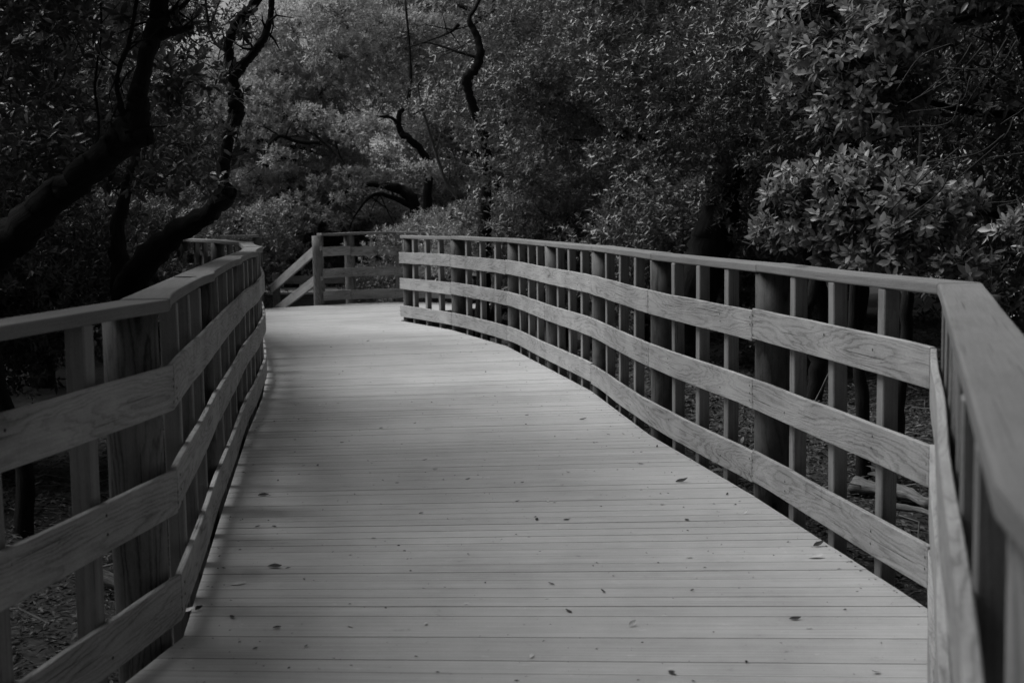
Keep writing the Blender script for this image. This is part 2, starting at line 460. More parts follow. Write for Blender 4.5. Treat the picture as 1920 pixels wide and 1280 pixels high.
# ------------------------------------------------------------------ railings
HB = [(0.722, 0.860), (0.404, 0.542), (0.060, 0.203)]       # three boards on the walking side
def norms(P, side):
    n = len(P); out = []
    for i in range(n):
        t = (P[min(i + 1, n - 1)] - P[max(i - 1, 0)]).normalized()
        out.append(Vector((t.y, -t.x)) * side)
    return out
def railing(root, S, side, nb=3, breaks=((), (), ()), skip=(), posts=None, nbal=None, base=GROUND - 0.2, straight=(), pm='post', capmat='cap', postr=0.082, capjoin=(), bump=0.004):
    """S: stations; one post, one cap board and the balusters of each bay; the boards run over one or two bays"""
    S = [Vector(p) for p in S]; n = len(S); m = 8
    # the smooth line through the stations, corners listed in straight stay sharp
    line = []; idx = [0]
    k = 0
    segs = []; cur = [0]
    for i in range(1, n):
        cur.append(i)
        if i in straight or i == n - 1:
            segs.append(cur); cur = [i]
    for sg in segs:
        c = crv([S[i] for i in sg], m)
        if line: c = c[1:]
        for j, p in enumerate(c): line.append(p)
    # index of station i in line = i*m
    def smooth_norm(a, b):          # normals along line[a..b], one sided at the ends when a corner
        out = []
        for q in range(a, b + 1):
            lo, hi = max(q - 1, a if a // m in straight and a % m == 0 else 0), min(q + 1, b if b // m in straight and b % m == 0 else len(line) - 1)
            t = (line[hi] - line[lo]).normalized(); out.append(Vector((t.y, -t.x)) * side)
        return out
    # cap boards: one a bay, mitred at the stations
    for i in range(n - 1):
        if i in capjoin: continue
        a0_ = i
        while a0_ - 1 in capjoin: a0_ -= 1
        a, b = a0_ * m, (i + 1) * m; mm = b - a
        pts = line[a:b + 1]
        for s0 in range(a // m, b // m):
            for j in range(m + 1):
                pts[(s0 - a // m) * m + j] = S[s0].lerp(S[s0 + 1], j / m)
        ns = []
        tin = (S[i] - S[i - 1]).normalized() if 0 else None
        for q in range(a, b + 1):
            ia, ib = a // m, b // m
            if q == a and a > 0: t = (S[ia + 1] - S[ia]).normalized() + (S[ia] - S[ia - 1]).normalized()
            elif q == b and i < n - 2: t = (S[ib + 1] - S[ib]).normalized() + (S[ib] - S[ib - 1]).normalized()
            else: t = pts[min(q + 1, b) - a] - pts[max(q - 1, a) - a]
            t.normalize(); nn = Vector((t.y, -t.x)) * side
            if q in (a, b):
                tt = (pts[1] - pts[0]).normalized() if q == a else (pts[-1] - pts[-2]).normalized()
                pn = Vector((tt.y, -tt.x)) * side
                nn = nn / max(0.5, nn.dot(pn))
            ns.append(nn)
        dz = R.uniform(-0.002, 0.003); sag = R.uniform(-0.002, 0.006)
        w0 = [0.018 - bump * math.exp(-(min(j, mm - j) / 0.8) ** 2) + 0.4 * bump * math.sin(math.pi * j / mm) for j in range(mm + 1)]
        w1 = [0.152 + R.uniform(-.001, .001) for j in range(mm + 1)]
        e = (pts[1] - pts[0]).normalized() * 0.0012
        pts = [pts[0] + e] + pts[1:-1] + [pts[-1] - e]
        mb = MB()
        f = lambda j: -sag * math.sin(math.pi * j / mm)
        sweep(mb, pts, ns, w0, w1, lambda j: 1.032 + dz + f(j), lambda j: 1.070 + dz + f(j))
        bevel(mb.build('cap_board', M[capmat], root), 0.006, 2)
    # horizontal boards
    for r in range(nb):
        z0, z1 = HB[r]
        cuts = sorted(set([0, n - 1] + [i for i in range(1, n - 1) if i in straight or i in breaks[r]]))
        for a_, b_ in zip(cuts, cuts[1:]):
            a, b = a_ * m, b_ * m
            pts = line[a:b + 1]; ns = smooth_norm(a, b)
            dz = R.uniform(-0.006, 0.006); tw = R.uniform(-.004, .004)
            # the board is nailed hard to every post and bows a little between
            wv = [0.0 + 0.006 * math.sin(2 * math.pi * ((q - a) / m) + r) * .5 for q in range(a, b + 1)]
            e = (pts[1] - pts[0]).normalized() * R.uniform(.0015, .004)
            pts = [pts[0] + e] + pts[1:-1] + [pts[-1] - e]
            ed = [R.uniform(-.0016, .0016) for _ in pts]; ed2 = [R.uniform(-.0016, .0016) for _ in pts]
            mb = MB()
            w0 = [-0.004 + x for x in wv]; w1 = [0.0165 + x for x in wv]
            L = len(pts) - 1
            sweep(mb, pts, ns, w0, w1, lambda j: z0 + dz + tw * j / L + ed[j], lambda j: z1 + dz + tw * j / L + ed2[j])
            bevel(mb.build('rail_board', M['board'], root), 0.0025, 1)
    # posts and balusters, nails
    nails = MB()
    def nail(p, nn, z):
        t = Vector((-nn.y, nn.x)); c = Vector((p.x, p.y, z)) - Vector((nn.x, nn.y, 0)) * 0.0065
        V = []
        for k in range(6):
            a = k * math.pi / 3
            V.append(c + Vector((t.x, t.y, 0)) * math.cos(a) * .0055 + Vector((0, 0, 1)) * math.sin(a) * .0055)
        nails.add(V, [tuple(range(6))])
    for i in range(n):
        q = i * m; ns = smooth_norm(max(0, q - 1), min(len(line) - 1, q + 1)); nn = ns[len(ns) // 2].normalized()
        tt = Vector((-nn.y, nn.x))
        if posts is None or i in posts:
            pr_ = postr + R.uniform(-.006, .006); off = 0.020 + pr_
            c = S[i] + nn * off
            if (n > 4 and i not in straight and 0 < i < n - 1): c += (line[q + 2] - line[q]).normalized() * 0.02
            if i in straight: c = S[i] + nn * (off + 0.02)
            lean = Vector((R.uniform(-.008, .008), R.uniform(-.008, .008)))
            if i == n - 1 and n > 6: c += (line[q - 1] - line[q]).normalized() * 0.075
            P = [(c.x + lean.x * z, c.y + lean.y * z, z) for z in (base, -0.1, 0.2, 0.5, 0.8, 1.0315)]
            mb = MB(); tube(mb, P, [pr_ * 1.03, pr_ * 1.015, pr_, pr_, pr_ * .99, pr_ * .985], 20, 0.012)
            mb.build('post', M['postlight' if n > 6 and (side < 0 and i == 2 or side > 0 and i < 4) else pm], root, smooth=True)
        for r in range(nb):
            z0, z1 = HB[r]
            for du in (-.02, .022):
                for zz in (z0 + .03, z0 + .07, z0 + .108):
                    if R.random() < .8: nail(S[i] + tt * (du + R.uniform(-.004, .004)), nn, zz + R.uniform(-.008, .008))
        if i < n - 1 and i not in skip:
            nbl = 3 if nbal is None else nbal
            for k in range(1, nbl + 1):
                f = k / (nbl + 1); x = i * m + f * m; q0 = int(x); fr = x - q0
                p = line[q0] * (1 - fr) + line[min(q0 + 1, len(line) - 1)] * fr
                t = (line[min(q0 + 1, len(line) - 1)] - line[q0]).normalized(); nn2 = Vector((t.y, -t.x)) * side
                p = p + t * R.uniform(-.012, .012)
                c = p + nn2 * (0.0185 + 0.0315 + R.uniform(0, .003))
                mb = MB(); lx, ly = R.uniform(-.004, .004), R.uniform(-.004, .004)
                box(mb, (c.x, c.y, 0.40), (0.029, 0.029, 0.630), (t.x, t.y, lx * 2), (nn2.x, nn2.y, ly * 2), None)
                bevel(mb.build('baluster', M['baluster'], root), 0.004, 1)
                for r in range(nb):
                    for zz in (HB[r][0] + .045, HB[r][0] + .095):
                        if R.random() < .7: nail(p + t * R.uniform(-.008, .008), nn2, zz + R.uniform(-.01, .01))
    if nails.v:
        nails.build('nail_heads', M['nail'], root, kind='stuff')

right = tag(empty('wooden_railing', (1.1, 5.9, 0)), 'long bending timber railing along the right edge of the deck, sweeping past the camera', 'railing', 'timber railings of the boardwalk')
railing(right, RS, 1, straight=(2, 4), capjoin=(1, 2), breaks=((2, 5, 6, 9, 10), (2, 5, 6, 8, 9, 10), (2, 5, 7, 9, 10)))
left = tag(empty('wooden_railing', (-1.3, 5.8, 0)), 'shaded timber railing along the left edge of the deck, bending away at its far end', 'railing', 'timber railings of the boardwalk')
railing(left, LS, -1, straight=(2,), bump=0.020, breaks=((3, 5, 6, 8), (3, 5, 7, 9), (3, 4, 6, 8)))
for (px, py, L_) in ((1503, 499, .030), (1205, 469, .02), (345, 519, .05), (545, 0, 0)):
    if not L_: continue
    p = at(px, py, Z=1.0735); mb = MB(); n_ = 10
    mb.add([(p.x + math.cos(k * .628) * L_ * (1 + .2 * math.sin(k * 2)), p.y + math.sin(k * .628) * L_ * .7, 1.0742) for k in range(n_)], [tuple(range(n_))])
    mb.build('knot_hole', M['nail'], left if px < 900 else right)
fl = tag(empty('wooden_railing', (-4.2, 18.4, 0)), 'short far railing just left of the steps, only its cap showing above the left railing', 'railing', 'timber railings of the boardwalk')
railing(fl, FARL, -1, breaks=((1,), (1,), (1,)), nbal=1, postr=0.07)
fr_ = tag(empty('wooden_railing', (-2.0, 19.7, 0)), 'far railing closing the end of the deck between the steps and the right railing', 'railing', 'timber railings of the boardwalk')
railing(fr_, FARR, -1, breaks=((1, 3), (1, 3), (1, 3)), posts=(0, 1, 3, 4, 5), nbal=0, pm='postlight')
mb = MB(); box(mb, (-1.72, 19.87, 0.4), (0.045, 0.035, 0.62)); mb.build('baluster', M['baluster'], fr_)

# ------------------------------------------------------------------ steps down at the far edge
ed = (Vector((-2.80, 19.33)) - Vector((-3.62, 18.80))).normalized(); outv = Vector((-ed.y, ed.x))
mid = (Vector((-2.80, 19.33)) + Vector((-3.62, 18.80))) / 2
st = tag(empty('steps', (mid.x, mid.y, 0)), 'timber steps going down from the far edge of the deck with sloping handrails', 'steps')
for k in range(4):
    c = mid + outv * (0.22 + 0.34 * k); mb = MB()
    box(mb, (c.x, c.y, -0.10 * (k + 1) - .02), (0.40, 0.16, 0.02), (ed.x, ed.y, 0), (outv.x, outv.y, 0)); mb.build('tread', M['deck'], st)
for sgn in (-1, 1):
    base = mid + ed * (0.47 * sgn)
    for (za, zb, nm) in ((0.95, 0.24, 'handrail_board'), (0.50, -0.12, 'lower_rail_board')):
        a = Vector((base.x, base.y, za - .06)) + Vector((outv.x, outv.y, 0)) * 0.02; L = 1.95 if nm[0] == 'h' else 1.85
        b = Vector((base.x + outv.x * L, base.y + outv.y * L, zb - .08))
        d = (b - a).normalized(); upv = Vector((0, 0, 1)); side_ = d.cross(upv).normalized(); u2 = side_.cross(d)
        mb = MB(); box(mb, (a + b) / 2, ((b - a).length / 2, 0.019, 0.072), d, side_, u2); bevel(mb.build(nm, M['board'], st), .003, 1)
    pe = base + outv * 1.9 + ed * (0.06 * sgn)
    mb = MB(); tube(mb, [(pe.x, pe.y, GROUND - .3), (pe.x, pe.y, 0.0), (pe.x, pe.y, 0.42)], [.06] * 3, 12); mb.build('newel_post', M['postlight'], st)

# ------------------------------------------------------------------ second boardwalk beyond
w2 = empty('lower_boardwalk'); tag(w2, kind='structure')
a0, b0 = Vector((-6.5, 23.2)), Vector((1.4, 22.0)); d2 = (b0 - a0).normalized(); n2 = Vector((-d2.y, d2.x))
Ltot = (b0 - a0).length; k = 0; s = 0
while s < Ltot:
    mb = MB(); c = a0 + d2 * (s + .07) + n2 * .75
    box(mb, (c.x, c.y, -0.02), (0.068, 0.75, 0.018), (d2.x, d2.y, 0), (n2.x, n2.y, 0)); mb.build('plank', M['deck'], w2); s += .145
mb = MB(); c = a0 + d2 * Ltot / 2 + n2 * .03; box(mb, (c.x, c.y, -0.16), (Ltot / 2, .02, .115), (d2.x, d2.y, 0), (n2.x, n2.y, 0)); mb.build('rim_joist', M['joist'], w2)
s = .4
while s < Ltot:
    c = a0 + d2 * s + n2 * .1; mb = MB(); tube(mb, [(c.x, c.y, GROUND - .5), (c.x, c.y, -.05)], [.07, .07], 10); mb.build('support_post', M['post'], w2); s += 1.6
lr = tag(empty('low_kerb_rail', (-2.5, 24, 0)), 'low rail of one board on short round posts along the second boardwalk beyond the steps', 'railing')
Pk = [a0 + n2 * 1.5 + d2 * (Ltot * i / 4) for i in range(5)]
for i in range(4):
    mb = MB(); sweep(mb, [Pk[i], Pk[i + 1]], [-n2, -n2], 0.0, 0.02, lambda j: 0.07, lambda j: 0.22); mb.build('rail_board', M['board'], lr)
for s in (.6, 1.95, 3.3, 4.6, 6.0, 7.3):
    c = a0 + d2 * s + n2 * 1.42; mb = MB(); tube(mb, [(c.x, c.y, GROUND - .3), (c.x, c.y, 0.42)], [.075, .075], 12); mb.build('post', M['postlight'], lr)
# pale stakes further off
pf = tag(empty('picket_fence', (-5.2, 34, GROUND)), 'row of short pale pickets far beyond the steps', 'fence')
for i in range(16):
    x = -6.9 + i * .16 + R.uniform(-.02, .02); mb = MB(); h = R.uniform(.5, .62)
    box(mb, (x, 34, GROUND + h / 2), (.045, .012, h / 2)); mb.build('picket', M['white'], pf)
mb = MB(); box(mb, (-5.7, 34.03, GROUND + .3), (1.3, .015, .03)); mb.build('rail', M['white'], pf)

# ------------------------------------------------------------------ ground
def hgt(x, y):
    h = GROUND + 0.05 * math.sin(x * 1.3 + .4) * math.cos(y * .9) + 0.03 * math.sin(x * 3.1 + y * 2.3)
    return h + max(0, (math.hypot(x, y - 10) - 30)) * 0.012
xs = sorted(set([-1500, -600, -250, -120, -70] + [i * .5 for i in range(-80, 81)] + [70, 120, 250, 600, 1500]))
ys = sorted(set([-1500, -500, -120, -40] + [i * .5 for i in range(-30, 121)] + [90, 140, 300, 700, 1500]))
V = [(x, yy, min(hgt(x, yy), 3)) for yy in ys for x in xs]
W_ = len(xs); F = [(j * W_ + i, j * W_ + i + 1, (j + 1) * W_ + i + 1, (j + 1) * W_ + i) for j in range(len(ys) - 1) for i in range(W_ - 1)]
me = bpy.data.meshes.new('ground'); me.from_pydata(V, [], F); me.uv_layers.new(name='UV'); me.materials.append(M['soil'])
me.polygons.foreach_set('use_smooth', [True] * len(F))
link('ground', me, kind='structure')
def patch(name, pts, mat, dz):
    mb = MB(); c = [(p[0], p[1], hgt(*p) + dz) for p in pts]; mb.add(c, [tuple(range(len(c)))]); o = mb.build(name, mat, None, kind='structure'); return o
mb = MB(); gx = [-16 + i * .5 for i in range(21)]; gy = [21 + j * .5 for j in range(27)]
for i in range(20):
    for j in range(26):
        q = [(gx[i], gy[j]), (gx[i + 1], gy[j]), (gx[i + 1], gy[j + 1]), (gx[i], gy[j + 1])]
        if ((gx[i] + 11) / 5.0) ** 2 + ((gy[j] - 28) / 6.5) ** 2 < 1 + .15 * math.sin(gx[i] * 2 + gy[j]):
            mb.add([(a, b, hgt(a, b) + .012) for a, b in q], [(0, 1, 2, 3)])
mb.build('sand_clearing', M['sand'], None, kind='structure')

# ------------------------------------------------------------------ leaves in bulk (numpy)
def mesh_np(name, V, F4, mat, tri=False):
    k = F4.shape[1]
    me = bpy.data.meshes.new(name)
    me.vertices.add(len(V)); me.vertices.foreach_set('co', V.astype(np.float32).ravel())
    me.loops.add(F4.size); me.loops.foreach_set('vertex_index', F4.astype(np.int32).ravel())
    me.polygons.add(len(F4)); me.polygons.foreach_set('loop_start', np.arange(0, F4.size, k, dtype=np.int32))
    me.polygons.foreach_set('loop_total', np.full(len(F4), k, dtype=np.int32))
    me.uv_layers.new(name='UV'); me.materials.append(mat)
    me.update(calc_edges=True)
    return me
def unit(a):
    return a / np.maximum(np.linalg.norm(a, axis=1, keepdims=True), 1e-9)
def leaves(base, d, nrm, L, W, fine=False):
    """folded leaves: base point, direction d, face normal nrm, length L, width W"""
    n = len(base); d = unit(d); s = unit(np.cross(d, nrm)); u = np.cross(s, d)
    L = L[:, None]; W = W[:, None]
    if not fine:
        P = np.stack([base, base + d * L * .5 + s * W * .5 + u * W * .16, base + d * L - u * L * .08, base + d * L * .5 - s * W * .5 + u * W * .16], 1)
        F = np.array([[0, 1, 2, 2], [0, 2, 3, 3]])
        V = P.reshape(-1, 3); T = np.array([[0, 1, 2], [0, 2, 3]])
        return V, (T[None] + (np.arange(n) * 4)[:, None, None]).reshape(-1, 3)
    P = np.stack([base, base + d * L * .34 + s * W * .44 + u * W * .14, base + d * L * .68 + s * W * .46 + u * W * .12 - u * L * .03,
                  base + d * L - u * L * .10, base + d * L * .68 - s * W * .46 + u * W * .12 - u * L * .03, base + d * L * .34 - s * W * .44 + u * W * .14,
                  base + d * L * .5 - u * L * .0], 1)
    T = np.array([[0, 1, 6], [1, 2, 6], [2, 3, 6], [3, 4, 6], [4, 5, 6], [5, 0, 6]])
    return P.reshape(-1, 3), (T[None] + (np.arange(n) * 7)[:, None, None]).reshape(-1, 3)
def sprigs(P, A, rng, k=9, L=.06, fine=False, ar=.34):
    """rosettes of k leaves at the twig tips P with axes A"""
    n = len(P); A = unit(A)
    ref = unit(rng.normal(size=(n, 3))); X = unit(np.cross(A, ref)); Yv = np.cross(A, X)
    B, D, Nn, LL = [], [], [], []
    for j in range(k):
        az = j * 2.39996 + rng.uniform(-.3, .3, n); tilt = np.radians(28 + 62 * (1 - (j + .5) / k) + rng.uniform(-14, 14, n))
        rad = X * np.cos(az)[:, None] + Yv * np.sin(az)[:, None]
        d = A * np.cos(tilt)[:, None] + rad * np.sin(tilt)[:, None]
        nr = A * np.sin(tilt)[:, None] - rad * np.cos(tilt)[:, None] + rng.normal(scale=.22, size=(n, 3))
        B.append(P - A * (L * .9 * (1 - (j + .5) / k))[..., None] if np.ndim(L) else P - A * (L * 1.1 * (1 - (j + .5) / k)))
        D.append(d); Nn.append(nr); LL.append(L * rng.uniform(.65, 1.2, n))
    B = np.concatenate(B); D = np.concatenate(D); Nn = np.concatenate(Nn); LL = np.concatenate(LL)
    return leaves(B, D, Nn, LL, LL * ar * rng.uniform(.85, 1.2, len(LL)), fine)
def clump_points(cl, rng, dens, up=.45):
    P, A = [], []
    for (c, r, q) in cl:
        n = max(3, int(dens * q)); d = rng.normal(size=(n, 3)); d[:, 2] += up; d = unit(d)
        rr = (.60 + .44 * rng.random(n) ** .7)
        # lumpy surface
        lump = 1 + .22 * np.sin(d[:, 0] * 5 + c[0] * 3) * np.cos(d[:, 1] * 5 + c[1] * 7) + .12 * np.sin(d[:, 2] * 9 + c[2] * 5)
        p = np.array(c) + d * (rr * lump)[:, None] * np.array([r, r, r * .64])
        P.append(p); A.append(unit(d + np.array([0, 0, .55]) + rng.normal(scale=.3, size=(n, 3))))
    return np.concatenate(P), np.concatenate(A)
def twig_mesh(name, cl, P, idx, rng, mat):
    """thin three-sided twigs from the clump hearts to the leaf tips"""
    V, F = [], []
    for p, c in zip(P, idx):
        c = np.array(c) + rng.normal(scale=.05, size=3); m_ = (p + c) / 2 + rng.normal(scale=.05, size=3)
        for a, b, w0, w1 in ((c, m_, .006, .004), (m_, p, .004, .0015)):
            d = (b - a) / (np.linalg.norm(b - a) + 1e-9); s = np.cross(d, (.3, .2, .9)); s /= np.linalg.norm(s) + 1e-9; t = np.cross(d, s)
            k = len(V)
            for e, w in ((a, w0), (b, w1)):
                V += [e + s * w, e - s * w * .5 + t * w * .8, e - s * w * .5 - t * w * .8]
            F += [(k, k + 1, k + 4, k + 3), (k + 1, k + 2, k + 5, k + 4), (k + 2, k, k + 3, k + 5)]
    return mesh_np(name, np.array(V), np.array(F), mat)

def crown_set(seed, centre, rad, ncl, dens, L, clr=(.4, .75), k=9, fine=False, trunk=None, limbr=.05, low=-1.0, mat='leaf', holes=0, tip=(0, 0, 0)):
    """a tree prototype as meshes: trunk, limbs, twigs, foliage"""
    rng = np.random.default_rng(seed); rr = random.Random(seed)
    cl = []
    tries = 0
    while len(cl) < ncl and tries < 5000:
        tries += 1
        d = rng.normal(size=3); d /= np.linalg.norm(d); q = rng.random() ** .45
        c = np.array(centre) + d * q * np.array(rad) * (1 + .18 * math.sin(d[0] * 4 + seed) + .15 * math.cos(d[1] * 5 + 2 * seed))
        if c[2] < low: continue
        r = rng.uniform(*clr)
        cl.append((tuple(c), r, (r / .55) ** 2))
    P, A = clump_points(cl, rng, dens)
    V, F = sprigs(P, A, rng, k, L, fine)
    fol = mesh_np('foliage', V, F, M[mat])
    own = [c[0] for c in cl]
    sel = rng.choice(len(P), min(len(P), ncl * 14), replace=False)
    C0 = np.array(own); near = [own[int(np.argmin(((C0 - P[i]) ** 2).sum(1)))] for i in sel]
    tw = twig_mesh('twigs', cl, P[sel], near, rng, M['barkmid'])
    tp = crv(trunk, 4); rads = np.interp(np.linspace(0, 1, len(tp)), [0, .08, .5, 1], [limbr * 2.2, limbr * 1.7, limbr * 1.2, limbr * .5])
    mb = MB(); tube(mb, tp, list(rads), 10, .12, rr); tr = mb.mesh('trunk', M['bark'], True)
    mb = MB(); fork = [Vector(t) for t in trunk[1:]]
    for i, (c, r, q) in enumerate(cl):
        if i % 2 and ncl > 20: continue
        s = min(fork, key=lambda f: (f - Vector(c)).length + (3 if f.z > c[2] + .3 else 0)); c = Vector(c)
        md = s.lerp(c, .5) + Vector((rr.uniform(-.2, .2), rr.uniform(-.2, .2), rr.uniform(-.05, .25)))
        pts = crv([s, md, c], 4); tube(mb, pts, [limbr * (.6 - .48 * j / (len(pts) - 1)) for j in range(len(pts))], 6, .1, rr)
    li = mb.mesh('limbs', M['bark'], True)
    return (tr, li, tw, fol)

def place_tree(name, proto, loc, rz, sc, label, cat='tree', group=None, leafmat=None):
    r = empty(name, loc); r.rotation_euler.z = rz; r.scale = (sc[0], sc[0], sc[1]) if isinstance(sc, tuple) else (sc,) * 3
    for me, nm in zip(proto, ('trunk', 'limb', 'twigs', 'crown')):
        o = bpy.data.objects.new(nm, me); C.objects.link(o); o.parent = r
        if nm == 'twigs': o['kind'] = 'stuff'
        if nm == 'crown' and leafmat:
            o.material_slots[0].link = 'OBJECT'; o.material_slots[0].material = M[leafmat]
    tag(r, label, cat, group)
    return r

T = [crown_set(21, (0, 0, 3.1), (1.9, 1.9, 1.7), 46, 150, .066, trunk=[(0, 0, -.3), (.1, .05, .9), (-.05, .15, 1.7), (.15, .0, 2.6), (0, .1, 3.8)], low=1.0, limbr=.07),
     crown_set(22, (0.2, 0, 3.0), (2.1, 1.8, 1.6), 46, 150, .064, trunk=[(0, 0, -.3), (-.2, .05, .8), (.25, .15, 1.6), (.1, .3, 2.5), (.3, 0, 3.7)], low=1.2, limbr=.08),
     crown_set(23, (0, .2, 2.8), (1.8, 1.9, 1.9), 44, 150, .070, trunk=[(0, 0, -.3), (.2, -.1, .7), (.3, .1, 1.5), (-.1, .0, 2.4), (-.2, .1, 3.6)], low=.6, limbr=.06)]
SH = [crown_set(31, (0, 0, 1.0), (1.2, 1.1, .9), 22, 150, .066, trunk=[(0, 0, -.3), (.05, .05, .3), (-.05, .05, .8), (0, 0, 1.5)], low=.2, limbr=.03),
      crown_set(32, (0, 0, 1.2), (1.0, 1.3, 1.1), 22, 150, .070, trunk=[(0, 0, -.3), (.05, .05, .3), (.15, -.05, .9), (0, 0, 1.7)], low=.3, limbr=.03)]

FARG = 'trees of the far wood'
trees = [
 # name, proto, x, y, rot, scale, material, label, group
 ('broadleaf_tree', 0, -9.2, 26.5, .3, 1.45, 'leaf', 'leafy tree far left, rising behind the two black trunks'),
 ('broadleaf_tree', 2, -6.3, 28.2, 1.9, 1.15, 'leafbright', 'pale leafy tree beyond the steps, left of the roof, its top against the sky'),
 ('broadleaf_tree', 1, -4.5, 25.6, 2.9, 1.22, 'leafbright', 'tall pale tree straight behind the steps, filling the upper middle left'),
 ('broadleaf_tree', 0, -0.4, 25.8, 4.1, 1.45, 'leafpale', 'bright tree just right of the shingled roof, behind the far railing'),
 ('broadleaf_tree', 2, 2.4, 24.3, 5.2, 1.45, 'leaf', 'leafy tree behind the middle of the right railing, high over the shrubs'),
 ('broadleaf_tree', 1, 5.6, 24.5, .8, 1.5, 'leaf', 'dim tree deep in the wood behind the middle right trees'),
 ('broadleaf_tree', 0, 9.2, 22.5, 2.2, 1.5, 'leaf', 'dim tree at the back right of the wood, behind the dark leaning trunk'),
 ('broadleaf_tree', 2, 1.9, 18.2, 1.1, 1.1, 'leaf', 'mid-sized tree with open twigs behind the far half of the right railing'),
 ('broadleaf_tree', 1, 4.3, 16.9, 3.3, 1.15, 'leafshade', 'shadowy tree right of centre, over the leaf litter beyond the railing'),
 ('broadleaf_tree', 0, 6.8, 15.4, 5.5, 1.15, 'leafshade', 'shadowy tree at the right edge behind the pale sprays'),
 ('broadleaf_tree', 2, 3.3, 12.9, 2.6, .98, 'leafshade', 'dark small-leaved tree above the second post bay of the right railing'),
 ('broadleaf_tree', 1, 5.4, 11.2, .4, 1.0, 'leafshade', 'dark tree filling the gap between the pale sprays and the right edge'),
 ('broadleaf_tree', 0, 4.4, 7.4, 4.4, .85, 'leafshade', 'near black tree at the right edge of the picture, above the near railing'),
 ('broadleaf_tree', 2, -5.6, 9.6, 3.9, 1.1, 'leafshade', 'dark tree at the far left, filling the gap under the leaning trunk'),
 ('broadleaf_tree', 0, -4.9, 13.4, 5.0, 1.0, 'leafshade', 'dark tree between the two black trunks on the left'),
 ('broadleaf_tree', 1, -7.2, 14.6, 2.0, 1.25, 'leafshade', 'dark tree behind the leaning trunk on the left'),
 ('broadleaf_tree', 2, -8.2, 19.5, .2, 1.3, 'leaf', 'leafy tree left of the sand clearing, seen between the trunks'),
]
for i, (nm, k, x, yy, rz, sc, mt, lb) in enumerate(trees):
    place_tree(nm, T[k], (x, yy, hgt(x, yy)), rz, sc, lb, 'tree', 'trees beside the boardwalk', mt)
for (k, x, yy, rz, sc, lb) in ((1, -5.0, 3.9, .6, (1.3, 1.75), 'tree close on the left shading the near deck, out of frame'), (0, 5.4, 4.0, 2.0, (1.3, 1.5), 'tree close on the right beside the near corner, out of frame'),
                           (2, -4.4, -0.2, 4.0, (1.5, 1.8), 'tree left of the photographer, out of frame'), (1, 5.2, -2.2, 1.0, (1.5, 1.7), 'tree right of and behind the photographer, out of frame'),
                           (0, 8.2, 6.2, 2.2, (1.9, 2.2), 'tall dark tree right of the near corner, out of frame'), (1, 8.6, 1.0, .2, (2.0, 2.3), 'tall dark tree far to the right of the photographer, out of frame'),
                           (1, 4.3, 0.2, 4.0, (1.35, 2.0), 'slim tall tree close behind the near right railing, out of frame'), (2, 1.5, -6.5, 1.2, (2.2, 2.3), 'tall tree behind the photographer beside the boardwalk, out of frame'), (0, -4.5, -6.5, 3.2, (2.2, 2.3), 'tall tree behind the photographer on the left, out of frame'), (1, 7.0, -7.0, 5.2, (2.2, 2.3), 'tall tree behind the photographer on the right, out of frame')):
    place_tree('broadleaf_tree', T[k], (x, yy, hgt(x, yy)), rz, sc, lb, 'tree', 'trees beside the boardwalk', 'leafshade')  # unseen trees placed to shade the near deck and left railing
FW = [(-17, 40, 'far leafy tree behind the sand clearing at the left edge'), (-12.5, 43, 'far tree second from the left in the back row'), (-8, 44.5, 'far tree behind the pickets, left of the house'), (-3.5, 46, 'far tree rising behind the roof'), (1.5, 42, 'far tree right behind the house corner'),
      (6.5, 39, 'far tree in the back row behind the right railing'), (11.5, 36, 'far tree second from the right in the back row'), (16, 33, 'far tree at the right end of the back row')]
for i, (x, yy, lb) in enumerate(FW):
    place_tree('broadleaf_tree', T[i % 3], (x, yy, hgt(x, yy) - .8), i * 1.3, (2.0, 1.75, 1.55, 2.3, 2.5, 2.5, 2.5, 2.5)[i], lb, 'tree', FARG, 'leaf')
